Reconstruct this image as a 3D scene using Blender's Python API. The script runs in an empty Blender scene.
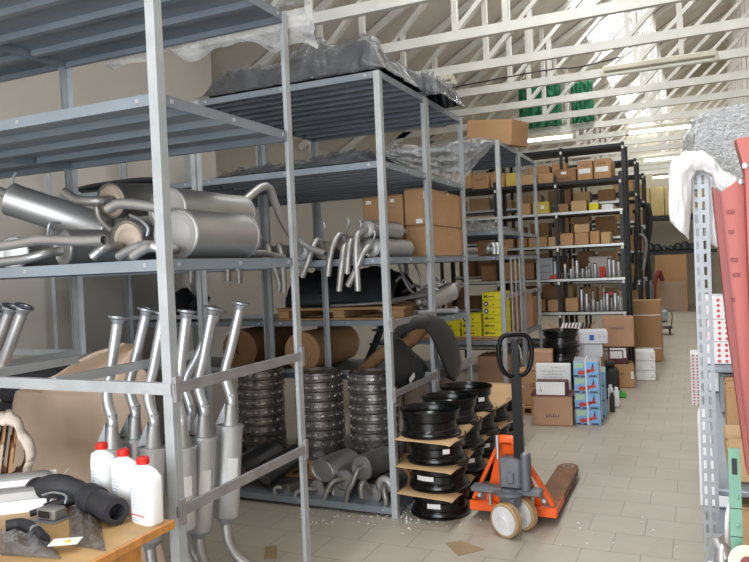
import bpy, math, random
from mathutils import Vector, Matrix
random.seed(7)
C = bpy.context.scene.collection
SC = bpy.context.scene
PI = math.pi
R = math.radians

# ---------------------------------------------------------------- camera
CAM_H = 1.6
FPX = 707.7
_a, _b, _c = R(-24.37), R(-1.074), R(-2.437)
_fw = Vector((math.sin(_a)*math.cos(_b), math.cos(_a)*math.cos(_b), math.sin(_b)))
_r = Vector((math.cos(_a), -math.sin(_a), 0))
_u = _r.cross(_fw)
_r2 = _r*math.cos(_c) + _u*math.sin(_c)
_u2 = _u*math.cos(_c) - _r*math.sin(_c)
cd = bpy.data.cameras.new('camera')
cd.sensor_width = 36
cd.lens = FPX/749*36
cd.clip_start = 0.05
cam = bpy.data.objects.new('camera', cd)
C.objects.link(cam)
cam.matrix_world = Matrix(((_r2.x, _u2.x, -_fw.x, 0), (_r2.y, _u2.y, -_fw.y, 0), (_r2.z, _u2.z, -_fw.z, CAM_H), (0, 0, 0, 1)))
SC.camera = cam

# ---------------------------------------------------------------- world, lights, exposure
SC.view_settings.view_transform = 'Standard'
SC.view_settings.look = 'None'
SC.view_settings.exposure = 0.42
SC.view_settings.gamma = 1.0
w = bpy.data.worlds.new('sky')
SC.world = w
w.use_nodes = True
w.node_tree.nodes['Background'].inputs[0].default_value = (0.86, 0.93, 1.0, 1)
w.node_tree.nodes['Background'].inputs[1].default_value = 1.3

def area(name, loc, target, sx, sy, power, col):
    l = bpy.data.lights.new(name, 'AREA')
    l.shape = 'RECTANGLE'
    l.size = sx
    l.size_y = sy
    l.energy = power
    l.color = col
    o = bpy.data.objects.new(name, l)
    C.objects.link(o)
    o.location = loc
    o.rotation_euler = (Vector(target)-Vector(loc)).to_track_quat('-Z', 'Y').to_euler()
    return o

# daylight through the open loading door behind the camera and down through the roof glazing
area('door_daylight', (-0.9, -2.9, 1.9), (-1.4, 4.0, 1.3), 4.4, 3.4, 235, (0.90, 0.95, 1.0))
for _k in range(10):      # one per pane of roof glazing, lying just under it on the slope
    area('skylight_daylight', (-1.425+.04, -3.0+2.9*_k+.95, 4.18+.60*3.375-.07), (-1.425+.64, -3.0+2.9*_k+.95, 4.18+.60*3.375-1.07), 1.85, .84, 56, (0.97, 0.98, 0.97))

# ---------------------------------------------------------------- pixel to world on a known plane
O = Vector((0, 0, CAM_H))
def ray(x, y): return _fw*FPX + _r2*(x-374.5) - _u2*(y-281)
def PX(x, y, X):
    d = ray(x, y); return O + d*((X-O.x)/d.x)
def PY(x, y, Y):
    d = ray(x, y); return O + d*((Y-O.y)/d.y)
def PZ(x, y, Z=0.0):
    d = ray(x, y); return O + d*((Z-O.z)/d.z)

# ---------------------------------------------------------------- materials
def lin(c):
    c = c/255.0
    return c/12.92 if c <= .04045 else ((c+.055)/1.055)**2.4
def rgb(r, g, b): return (lin(r), lin(g), lin(b), 1)
MATS = {}
def M(name, col, rough=.5, metal=0.0, var=.12, scale=6, bump=0.0, bscale=60, alpha=1.0, emit=0, spec=None, stretch=None, bdist=.02, distort=0):
    if name in MATS: return MATS[name]
    m = bpy.data.materials.new(name)
    m.use_nodes = True
    nt = m.node_tree
    p = nt.nodes['Principled BSDF']
    c = rgb(*col)
    tc = nt.nodes.new('ShaderNodeTexCoord')
    src = tc.outputs['Object']
    if stretch:
        mp = nt.nodes.new('ShaderNodeMapping')
        mp.inputs['Scale'].default_value = stretch
        nt.links.new(src, mp.inputs[0]); src = mp.outputs[0]
    if var > 0:
        n = nt.nodes.new('ShaderNodeTexNoise')
        n.inputs['Scale'].default_value = scale
        n.inputs['Detail'].default_value = 5
        nt.links.new(src, n.inputs['Vector'])
        cr = nt.nodes.new('ShaderNodeValToRGB')
        cr.color_ramp.elements[0].position = .3
        cr.color_ramp.elements[1].position = .7
        cr.color_ramp.elements[0].color = (c[0]*(1-var), c[1]*(1-var), c[2]*(1-var*.9), 1)
        cr.color_ramp.elements[1].color = (min(1, c[0]*(1+var)), min(1, c[1]*(1+var)), min(1, c[2]*(1+var)), 1)
        nt.links.new(n.outputs['Fac'], cr.inputs[0])
        nt.links.new(cr.outputs[0], p.inputs['Base Color'])
        mr = nt.nodes.new('ShaderNodeMapRange')
        mr.inputs[3].default_value = max(.02, rough-.08)
        mr.inputs[4].default_value = min(1, rough+.08)
        nt.links.new(n.outputs['Fac'], mr.inputs[0])
        nt.links.new(mr.outputs[0], p.inputs['Roughness'])
    else:
        p.inputs['Base Color'].default_value = c
        p.inputs['Roughness'].default_value = rough
    p.inputs['Metallic'].default_value = metal
    p.inputs['Alpha'].default_value = alpha
    if spec is not None: p.inputs['Specular IOR Level'].default_value = spec
    if emit:
        p.inputs['Emission Color'].default_value = c
        p.inputs['Emission Strength'].default_value = emit
    if bump:
        n2 = nt.nodes.new('ShaderNodeTexNoise')
        n2.inputs['Scale'].default_value = bscale
        n2.inputs['Detail'].default_value = 4
        n2.inputs['Distortion'].default_value = distort
        nt.links.new(src, n2.inputs['Vector'])
        bp = nt.nodes.new('ShaderNodeBump')
        bp.inputs['Strength'].default_value = bump
        bp.inputs['Distance'].default_value = bdist
        nt.links.new(n2.outputs['Fac'], bp.inputs['Height'])
        nt.links.new(bp.outputs[0], p.inputs['Normal'])
    MATS[name] = m
    return m

post_m = M('galvanised_post', (174, 178, 180), .45, .25, .1, 9, .05, 90)
shelf_m = M('galvanised_shelf', (134, 143, 152), .42, .3, .1, 4, .04, 60)
rail_m = M('brace_steel', (150, 146, 146), .5, .3, .15, 12)
steel = M('aluminised_steel', (178, 177, 175), .42, .75, .06, 5)
steel_b = M('bright_steel', (200, 202, 205), .36, .8, .05, 6)
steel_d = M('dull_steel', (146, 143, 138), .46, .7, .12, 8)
rust_s = M('heat_stained_steel', (150, 136, 120), .5, .7, .3, 20)
zinc = M('zinc_plate', (160, 164, 168), .4, .6, .2, 18)
blackp = M('gloss_black_paint', (14, 14, 15), .22, 0, .1, 5)
blackm = M('matt_black_plastic', (34, 35, 38), .5, 0, .15, 10, .1, 120)
rubber = M('black_rubber', (40, 40, 45), .6, 0, .15, 14, .15, 150)
rackblack = M('black_rack_paint', (36, 38, 40), .45, .1, .15, 8)
brightedge = M('bright_shelf_edge', (205, 208, 205), .4, .4, .08, 8)
card = M('cardboard', (184, 144, 104), .85, 0, .08, 3, .05, 80)
card_l = M('pale_cardboard', (194, 160, 118), .85, 0, .08, 3, .05, 80)
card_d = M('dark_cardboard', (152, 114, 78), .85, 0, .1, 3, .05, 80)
card_p = M('pinkish_cardboard', (186, 146, 118), .85, 0, .08, 3, .05, 80)
kraft = M('kraft_paper', (204, 180, 158), .8, 0, .1, 2, .15, 12)
tape_m = M('packing_tape', (176, 142, 92), .25, 0, .05)
white_m = M('white_paper', (238, 238, 238), .6, 0, .04, 8)
print_m = M('printing_ink', (70, 62, 60), .7, 0, .1)
maroon = M('maroon_card', (88, 40, 44), .6, 0, .1)
yellow = M('yellow_card', (226, 214, 30), .55, 0, .06)
orange = M('orange_paint', (240, 96, 26), .38, 0, .08, 8)
greym = M('grey_cast_paint', (104, 106, 112), .5, .2, .12, 14, .1, 60)
forkworn = M('worn_fork', (122, 80, 52), .55, .3, .35, 9)
tan_tyre = M('polyurethane_tyre', (168, 138, 100), .5, 0, .15, 20)
alu = M('cast_aluminium', (226, 226, 226), .4, .25, .1, 20)
redp = M('salmon_red_paint', (156, 68, 56), .42, .05, .14, 3, .04, 20)
redd = M('red_primer', (124, 48, 42), .5, 0, .15, 5)
greenp = M('green_paint', (120, 166, 144), .5, .1, .15, 10)
woodt = M('table_veneer', (178, 144, 98), .45, 0, .1, 3, .03, 40, stretch=(1, 8, 8))
woodo = M('orange_wood', (196, 134, 66), .45, 0, .18, 4, .04, 40, stretch=(8, 8, 1))
pallet_m = M('pallet_wood', (176, 138, 96), .8, 0, .18, 5, .1, 40, stretch=(1, 6, 6))
jug_m = M('white_jug_plastic', (240, 240, 238), .4, 0, .02)
redcap = M('red_cap', (214, 40, 34), .4, 0, .05)
film = M('plastic_film', (205, 208, 210), .12, 0, .15, 5, 1, 7, alpha=.25, bdist=.07, distort=1.5)
film_d = M('smoky_film', (116, 118, 122), .08, 0, .25, 4, 1, 6, alpha=.38, bdist=.09, distort=1.5, spec=.9)
film_w = M('milky_film', (206, 206, 206), .16, 0, .2, 5, 1, 6, alpha=.5, bdist=.06, distort=1.5)
filmw = M('white_foam_sheet', (242, 240, 242), .5, 0, .02, 4, .08, 12)
foil = M('bubble_foil', (204, 206, 208), .33, .35, .12, 60, 1, 90, bdist=.03)
beige_w = M('truss_paint', (224, 222, 215), .55, 0, .06, 4)
roofm = M('roof_boards', (212, 205, 195), .9, 0, .06, 2)
greenn = M('green_netting', (38, 112, 76), .8, 0, .5, 9, .6, 25)
redthing = M('red_plastic', (200, 70, 60), .5, 0, .1)
greenthing = M('bright_green_plastic', (66, 170, 70), .5, 0, .1)
bluep = M('printed_sky_blue', (120, 176, 222), .45, 0, .2, 6)
bluei = M('blue_ink', (40, 90, 170), .5, 0, .1)
greyc = M('grey_carton', (160, 166, 174), .7, 0, .08)
tubeon = M('lit_fluorescent_tube', (255, 255, 236), .4, 0, 0, emit=7)
tubeoff = M('unlit_fluorescent_tube', (232, 230, 220), .3, 0, 0)
lampm = M('lamp_housing', (214, 208, 190), .5, 0, .05)

def brick_floor():
    m = bpy.data.materials.new('floor_tiles'); m.use_nodes = True
    nt = m.node_tree; p = nt.nodes['Principled BSDF']
    tc = nt.nodes.new('ShaderNodeTexCoord')
    b = nt.nodes.new('ShaderNodeTexBrick')
    b.inputs['Scale'].default_value = 1
    b.inputs['Brick Width'].default_value = .31
    b.inputs['Row Height'].default_value = .285
    b.inputs['Mortar Size'].default_value = .003
    b.inputs['Mortar Smooth'].default_value = .3
    b.inputs['Color1'].default_value = rgb(184, 177, 164)
    b.inputs['Color2'].default_value = rgb(179, 171, 158)
    b.inputs['Mortar'].default_value = rgb(146, 138, 126)
    nt.links.new(tc.outputs['Object'], b.inputs['Vector'])
    n = nt.nodes.new('ShaderNodeTexNoise'); n.inputs['Scale'].default_value = 1.3; n.inputs['Detail'].default_value = 8
    n.inputs['Roughness'].default_value = .7
    nt.links.new(tc.outputs['Object'], n.inputs['Vector'])
    cr = nt.nodes.new('ShaderNodeValToRGB')
    cr.color_ramp.elements[0].position = .3; cr.color_ramp.elements[1].position = .7
    cr.color_ramp.elements[0].color = (.86, .85, .82, 1); cr.color_ramp.elements[1].color = (1.06, 1.06, 1.06, 1)
    nt.links.new(n.outputs['Fac'], cr.inputs[0])
    mx = nt.nodes.new('ShaderNodeMix'); mx.data_type = 'RGBA'; mx.blend_type = 'MULTIPLY'
    mx.inputs[0].default_value = 1
    nt.links.new(b.outputs['Color'], mx.inputs[6]); nt.links.new(cr.outputs[0], mx.inputs[7])
    nt.links.new(mx.outputs[2], p.inputs['Base Color'])
    p.inputs['Roughness'].default_value = .42
    bp = nt.nodes.new('ShaderNodeBump'); bp.inputs['Strength'].default_value = .12; bp.inputs['Distance'].default_value = .004; bp.invert = True
    nt.links.new(b.outputs['Fac'], bp.inputs['Height']); nt.links.new(bp.outputs[0], p.inputs['Normal'])
    return m
wall_m = M('wall_plaster', (192, 186, 178), .9, 0, .05, 1.2, .05, 20)
wall_b = M('back_wall_plaster', (196, 190, 172), .9, 0, .06, 1.2, .05, 20)
sky_m = M('skylight_glazing', (240, 246, 250), .3, 0, 0, emit=1.6)

# ---------------------------------------------------------------- mesh building
def frame(d):
    d = Vector(d).normalized()
    a = Vector((0, 0, 1)) if abs(d.z) < .9 else Vector((1, 0, 0))
    x = d.cross(a).normalized()
    return x, x.cross(d).normalized() * -1, d
def smooth_path(pts, k=5):
    pts = [Vector(p) for p in pts]
    if len(pts) < 3: return pts
    q = [pts[0]*2-pts[1]] + pts + [pts[-1]*2-pts[-2]]
    out = []
    for i in range(1, len(q)-2):
        a, b, c, d = q[i-1:i+3]
        for j in range(k):
            t = j/k
            out.append(.5*((2*b)+(c-a)*t+(2*a-5*b+4*c-d)*t*t+(3*b-a-3*c+d)*t**3))
    out.append(pts[-1])
    return out
class MB:
    def __init__(s): s.v = []; s.f = []; s.m = []; s.cm = 0
    def mat(s, i): s.cm = i; return s
    def F(s, *idx): s.f.append(idx); s.m.append(s.cm)
    def box(s, x0, x1, y0, y1, z0, z1, M4=None):
        n = len(s.v)
        vs = [Vector((x, y, z)) for z in (z0, z1) for y in (y0, y1) for x in (x0, x1)]
        if M4: vs = [M4 @ q for q in vs]
        s.v += vs
        for q in ((0, 2, 3, 1), (4, 5, 7, 6), (0, 1, 5, 4), (1, 3, 7, 5), (3, 2, 6, 7), (2, 0, 4, 6)): s.F(*[n+i for i in q])
        return s
    def cbox(s, x0, x1, y0, y1, z0, z1, c=.01, M4=None):
        # a box with chamfered edges
        n = len(s.v); vs = []
        for k, (z, i) in enumerate(((z0, c), (z0+c, 0), (z1-c, 0), (z1, c))):
            x_0, x_1, y_0, y_1 = x0+i, x1-i, y0+i, y1-i
            vs += [Vector(q) for q in ((x_0+c, y_0, z), (x_1-c, y_0, z), (x_1, y_0+c, z), (x_1, y_1-c, z), (x_1-c, y_1, z), (x_0+c, y_1, z), (x_0, y_1-c, z), (x_0, y_0+c, z))]
        if M4: vs = [M4 @ q for q in vs]
        s.v += vs
        s.F(*[n+i for i in range(7, -1, -1)]); s.F(*[n+24+i for i in range(8)])
        for k in range(3):
            for i in range(8): s.F(n+k*8+i, n+k*8+(i+1) % 8, n+k*8+8+(i+1) % 8, n+k*8+8+i)
        return s
    def ring(s, rings, closed=True, cap0=True, cap1=True):
        n = len(s.v); k = len(rings[0])
        for r in rings: s.v += [Vector(q) for q in r]
        for i in range(len(rings)-1):
            for j in range(k if closed else k-1):
                a = n+i*k+j; b = n+i*k+(j+1) % k
                s.F(a, b, b+k, a+k)
        if closed and cap0: s.F(*[n+j for j in range(k-1, -1, -1)])
        if closed and cap1: s.F(*[n+(len(rings)-1)*k+j for j in range(k)])
        return s
    def tube(s, pts, r, n=10, k=5, caps=True, flat=1.0):
        p = smooth_path(pts, k); rs = []
        x, y, d = frame(p[1]-p[0])
        for i, q in enumerate(p):
            t = (p[min(i+1, len(p)-1)]-p[max(i-1, 0)]).normalized()
            x = (x - t*x.dot(t)).normalized(); y = t.cross(x)
            rr = r[min(int(i*len(r)/len(p)), len(r)-1)] if isinstance(r, (list, tuple)) else r
            rs.append([q + x*(rr*math.cos(2*PI*j/n)) + y*(rr*flat*math.sin(2*PI*j/n)) for j in range(n)])
        return s.ring(rs, True, caps, caps)
    def pipe(s, pts, r, n=12, k=5, w=.003):
        # an open pipe end: outer wall, then a short inner wall
        s.tube(pts, r, n, k, False)
        p = smooth_path(pts, k)
        for e, f in ((p[0], p[1]), (p[-1], p[-2])):
            d = (f-e).normalized(); x, y, d = frame(d)
            o = [e+(x*math.cos(2*PI*j/n)+y*math.sin(2*PI*j/n))*r for j in range(n)]
            i = [e+(x*math.cos(2*PI*j/n)+y*math.sin(2*PI*j/n))*(r-w) for j in range(n)]
            g = [q+d*min(r*3, .08) for q in i]
            s.ring([o, i, g], True, False, True)
        return s
    def lathe(s, prof, o=(0, 0, 0), ax=(0, 0, 1), n=28, ry=1.0, up=None, cap0=True, cap1=True):
        x, y, d = frame(ax)
        if up is not None:
            y = Vector(up); y = (y-d*y.dot(d)).normalized(); x = y.cross(d)
        o = Vector(o)
        return s.ring([[o+d*h+x*(r*math.cos(2*PI*j/n))+y*(r*ry*math.sin(2*PI*j/n)) for j in range(n)] for r, h in prof], True, cap0, cap1)
    def grid(s, fn, nu, nv):
        n = len(s.v)
        s.v += [Vector(fn(i/nu, j/nv)) for i in range(nu+1) for j in range(nv+1)]
        for i in range(nu):
            for j in range(nv):
                a = n+i*(nv+1)+j
                s.F(a, a+nv+1, a+nv+2, a+1)
        return s
    def bar(s, p, q, w, h, up=(0, 0, 1)):
        p = Vector(p); q = Vector(q); d = (q-p).normalized(); u = Vector(up)
        x = d.cross(u).normalized(); y = x.cross(d)
        o = [x*(a*w/2)+y*(b*h/2) for a, b in ((-1, -1), (1, -1), (1, 1), (-1, 1))]
        return s.ring([[p+k for k in o], [q+k for k in o]])
    def prism(s, poly, t, M4):
        # polygon in local xz pulled through thickness t along y
        a = [M4 @ Vector((x, 0, z)) for x, z in poly]; b = [M4 @ Vector((x, t, z)) for x, z in poly]
        return s.ring([a, b])
def obj(name, mb, mats, parent=None, sharp=38, solid=0, world=False):
    me = bpy.data.meshes.new(name)
    off = Vector((0, 0, 0))
    if world and parent:
        p = parent
        while p: off += p.location; p = p.parent
    me.from_pydata([tuple(q-off) for q in mb.v], [], mb.f)
    for m in (mats if isinstance(mats, (list, tuple)) else [mats]): me.materials.append(m)
    me.polygons.foreach_set('material_index', mb.m)
    me.polygons.foreach_set('use_smooth', [True]*len(me.polygons))
    me.update()
    try: me.set_sharp_from_angle(angle=R(sharp))
    except Exception: pass
    o = bpy.data.objects.new(name, me)
    C.objects.link(o)
    if parent: o.parent = parent
    if solid:
        md = o.modifiers.new('thickness', 'SOLIDIFY'); md.thickness = solid; md.offset = 0
    return o
def tag(o, label, cat, group=None, kind=None):
    o['label'] = label; o['category'] = cat
    if group: o['group'] = group
    if kind: o['kind'] = kind
    return o
def thing(name, label, cat, loc=(0, 0, 0), rz=0, group=None, rot=None):
    o = bpy.data.objects.new(name, None); C.objects.link(o)
    o.empty_display_size = .05
    o.location = loc; o.rotation_euler = rot if rot else (0, 0, rz)
    return tag(o, label, cat, group)
def struct(o, kind='structure'):
    o['kind'] = kind; return o
def dup(root, loc, rz=None, label=None, group=None, rot=None):
    r = root.copy(); C.objects.link(r); r.location = loc
    if rz is not None: r.rotation_euler = (0, 0, rz)
    if rot is not None: r.rotation_euler = rot
    if label: r['label'] = label
    if group: r['group'] = group
    for ch in root.children:
        c = ch.copy(); C.objects.link(c); c.parent = r
        for g in ch.children:
            d = g.copy(); C.objects.link(d); d.parent = c
    return r
ORD = ['first', 'second', 'third', 'fourth', 'fifth', 'sixth', 'seventh', 'eighth', 'ninth', 'tenth', 'eleventh', 'twelfth', 'thirteenth', 'fourteenth', 'fifteenth', 'sixteenth']
def rnd(a, b): return random.uniform(a, b)

# ================================================================ THE SETTING
WX = -4.8
def wallbox(name, b, m): return struct(obj(name, MB().box(*b), m))
wallbox('floor', (-7, 3.2, -3.2, 24.2, -.2, 0), brick_floor())
wallbox('wall_left', (WX-.9, WX, -3.0, 6.47, 0, 4.18), wall_m)
wallbox('wall_left_rear', (-6.2, -5.7, 6.47, 24, 0, 4.4), wall_m)
wallbox('wall_back', (-6.2, 3.0, 24, 24.2, 0, 8), wall_b)
wallbox('wall_right', (2.6, 2.8, -3.0, 24, 0, 6.8), wall_m)
f = MB().box(-5.7, -3.2, -3.2, -3.0, 0, 8).box(1.5, 2.8, -3.2, -3.0, 0, 8).box(-3.2, 1.5, -3.2, -3.0, 3.7, 8)
struct(obj('wall_front', f, wall_m))
# roof: rises from the left wall to a ridge, with a run of glazing below the ridge
def roof_z(x): return 4.18 + .60*(x+4.8) if x <= .9 else roof_z(.9) - .5*(x-.9)
def slope(name, x0, x1, y0, y1, m, t=.06):
    a, b = roof_z(x0), roof_z(x1)
    mb = MB().ring([[(x0, y0, a), (x1, y0, b), (x1, y0, b+t), (x0, y0, a+t)], [(x0, y1, a), (x1, y1, b), (x1, y1, b+t), (x0, y1, a+t)]])
    return struct(obj(name, mb, m))
GL0, GL1 = -1.8, -1.05
slope('ceiling', -6.3, GL0, -3.2, 24.2, roofm)
slope('ceiling_upper', GL1, .9, -3.2, 24.2, roofm)
slope('ceiling_right', .9, 2.9, -3.2, 24.2, roofm)
y = -3.0; k = 0
while y < 24:
    k += 1
    slope('window_%d' % k, GL0, GL1, y, min(y+1.9, 24.2), sky_m, .03)
    slope('ceiling_strip_%d' % k, GL0, GL1, y+1.9, min(y+2.9, 24.2), roofm)
    y += 2.9
# trusses
TY = [6.15+1.25*i for i in range(14)]
CH = 4.0
for i, ty in enumerate(TY):
    root = bpy.data.objects.new('ceiling_beam', None); C.objects.link(root); root.location = (0, ty, CH); struct(root)
    x0 = -5.7 if ty > 6.47 else -4.8
    struct(obj('truss_chord', MB().box(x0, 2.6, -.035, .035, 0, .105), beige_w, root))
    tz = lambda x: roof_z(x)-CH-.02
    mb = MB().bar((x0, 0, tz(x0)-.06), (.9, 0, tz(.9)-.06), .07, .1).bar((.9, 0, tz(.9)-.06), (2.6, 0, tz(2.6)-.06), .07, .1)
    struct(obj('truss_rafter', mb, beige_w, root))
    for k in range(5):
        for x, full in ((-3.92+1.65*k, 1), (-3.37+1.65*k, 0)):
            if x > 2.4 or (not full and i > 3): continue
            h = tz(x)-.08
            if not full: h = min(h, .62)
            struct(obj('truss_post', MB().box(x-.03, x+.03, -.03, .03, .1, h), beige_w, root))
            if full:
                n = 1
                while n < 48 and .1+.035*n*.98 < tz(x+.035*n)-.08: n += 1
                xe = x+.035*n
                if xe < 1.2: struct(obj('truss_brace', MB().bar((x, 0, .1), (xe, 0, .1+.035*n*.98), .05, .075, (0, 1, 0)), beige_w, root))

# lamps hung under the trusses
def lamp(x, y, lit, label):
    t = thing('ceiling_lamp', label, 'ceiling lamp', (x, y, CH-.13), 0, 'fluorescent lamps under the trusses')
    obj('housing', MB().cbox(-.65, .65, -.06, .06, .06, .13, .01), lampm, t)
    obj('end_cap', MB().cbox(-.67, -.62, -.05, .05, 0, .07, .006), lampm, t)
    obj('end_cap', MB().cbox(.62, .67, -.05, .05, 0, .07, .006), lampm, t)
    obj('fluorescent_tube', MB().tube([(-.63, 0, .03), (.63, 0, .03)], .026, 10), tubeon if lit else tubeoff, t)
lamp(-3.35, 8.65, 0, 'unlit fluorescent lamp under the trusses above the second grey rack')
lamp(-.33, 9.4, 0, 'unlit fluorescent lamp under the trusses high over the aisle')
lamp(-2.62, 13.65, 1, 'lit fluorescent lamp just above the brown carton on the grey rack')
lamp(-.42, 14.05, 1, 'lit fluorescent lamp over the aisle, biggest of the glowing ones')
lamp(-.42, 18.3, 1, 'lit fluorescent lamp over the aisle, second of the glowing row')
lamp(-.42, 22.5, 1, 'lit fluorescent lamp over the aisle, last before the back wall')
a, b = PY(541, 71, 7.9), PY(620, 57, 7.9)
tag(obj('power_cable', MB().tube([a-Vector((1.4, 0, .05)), a, (a+b)/2-Vector((0, 0, .03)), b], .008, 6), blackm), 'thin black cable strung between the roof trusses', 'cable')

# ================================================================ GREY RACKS
X0 = -1.765
XB = -3.21
def lpost(mb, x, y, sx, sy, h, w=.042, t=.004):
    # angle-iron upright, its corner at (x, y), flanges running towards sx, sy
    mb.box(min(x, x+sx*w), max(x, x+sx*w), min(y, y+sy*t), max(y, y+sy*t), 0, h)
    mb.box(min(x, x+sx*t), max(x, x+sx*t), min(y+sy*t, y+sy*w), max(y+sy*t, y+sy*w), 0, h)
    mb.box(min(x-sx*.004, x+sx*(w+.006)), max(x-sx*.004, x+sx*(w+.006)), min(y-sy*.004, y+sy*(w+.006)), max(y-sy*.004, y+sy*(w+.006)), 0, .004)
def rack(label, x0, x1, y0, y1, h, shelves, rails, group='grey galvanised racks', nrib=5, bars=(), props=()):
    cx, cy = (x0+x1)/2, (y0+y1)/2
    t = thing('storage_rack', label, 'rack', (cx, cy, 0), 0, group)
    ox = Vector((cx, cy, 0))
    def add(n, mb, m): return obj(n, mb, m, t, world=True)
    for px, sx in ((x0, 1), (x1, -1)):
        for py, sy in ((y0, 1), (y1, -1)):
            mb = MB(); lpost(mb, px, py, sx, sy, h); add('post', mb, post_m)
    for z in shelves:
        mb = MB()
        mb.box(x0+.004, x1-.004, y0+.004, y1-.004, z-.004, z)
        for (a, b, c, d) in ((x0+.004, x1-.004, y0+.0045, y0+.008), (x0+.004, x1-.004, y1-.008, y1-.0045), (x0+.0045, x0+.008, y0+.008, y1-.008), (x1-.008, x1-.0045, y0+.008, y1-.008)):
            mb.box(a, b, c, d, z-.042, z-.004)
        # folded lower lips
        mb.box(x0+.008, x1-.008, y0+.008, y0+.03, z-.042, z-.039).box(x0+.008, x1-.008, y1-.03, y1-.008, z-.042, z-.039)
        n = nrib
        for i in range(1, n):
            yy = y0+(y1-y0)*i/n
            mb.box(x0+.02, x1-.02, yy-.018, yy+.018, z-.036, z-.0045)
        sh = add('shelf', mb, shelf_m)
        bm = MB()
        for px in (x0+.10, (x0+x1)/2, x1-.10):
            for q in (y0+.001, y1-.005): bm.box(px-.008, px+.008, q, q+.004, z-.028, z-.012)
        for py in (y0+.08, cy, y1-.08): bm.box(x1-.005, x1-.001, py-.008, py+.008, z-.028, z-.012)
        obj('shelf_bolt', bm, steel_b, sh, world=True)
    for bx in bars: add('cross_rail', MB().box(bx-.004, bx+.02, y0+.008, y1-.008, 1.172, 1.212), post_m)
    for px, py in props:
        mb = MB(); lpost(mb, px, py, 1, -1, shelves[2]-.045, .036); add('post', mb, post_m)
    for z, side in rails:
        mb = MB()
        if side == 'f': mb.box(x0, x1, y0-.006, y0-.002, z-.022, z+.022).box(x0, x1, y0-.002, y0+.02, z+.018, z+.022)
        if side == 'b': mb.box(x0, x1, y1-.02, y1-.004, z-.018, z+.018)
        if side == 'r': mb.box(x1-.004, x1+.012, y0, y1, z-.02, z+.02).box(x1-.012, x1+.016, y0+.005, y0+.03, z-.05, z+.045).box(x1-.012, x1+.016, y1-.03, y1-.005, z-.05, z+.045)
        if side == 'l': mb.box(x0-.01, x0+.006, y0, y1, z-.02, z+.02)
        add('brace' if side in 'rl' else 'cross_rail', mb, rail_m if side == 'r' else post_m)
    return t
rack('nearest grey metal rack, mufflers lying on its middle shelf beside the wooden table', XB-.02, X0, 2.05, 3.0, 2.85, (2.85, 2.275, 1.665), ((1.185, 'f'), (1.185, 'r'), (.73, 'r'), (1.185, 'l')), nrib=4, bars=(-2.38, -2.93))
rack('grey rack bay at the left edge of the photo, next to the nearest rack', -4.7, XB-.03, 2.05, 3.0, 2.85, (2.85, 2.275, 1.665), ((1.185, 'f'), (1.185, 'l'), (1.185, 'b')), nrib=4)
R2S = (2.84, 2.275, 1.665, 1.215, .065)
rack('grey metal rack holding pipes over its edge, dark fender and film-covered top bundle', XB, X0, 4.1, 4.945, 2.84, (2.84, 2.275, 1.665, .065), ((.79, 'r'), (.79, 'b'), (1.24, 'r')), nrib=6, props=((-2.68, 4.945),))
rack('grey metal rack with large brown cartons on its middle shelf', XB, X0, 4.955, 5.85, 2.84, (2.84, 2.275, 1.665, 1.195, .77, .065), ((.79, 'r'),))
rack('dark rack bay against the left wall, behind the rack bay of wing pipes', -4.7, XB-.01, 4.1, 4.945, 2.84, (2.275, 1.665), ((.79, 'b'), (1.24, 'b')))
rack('dark rack bay against the left wall, farther one holding a brown roll', -4.7, XB-.01, 4.955, 5.85, 2.84, (2.275, 1.665, 1.195, .77), ())
rack('grey metal rack with the yellow boxes and a film-draped top', XB, X0, 7.08, 8.0, 2.84, (2.84, 1.93, 1.67, .80), ((1.25, 'r'),))
rack('farthest grey metal rack, wire-fronted carton on its lower shelf', XB, X0, 8.01, 8.93, 2.84, (2.84, 1.93, 1.67, .80), ((1.25, 'r'),))

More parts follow.
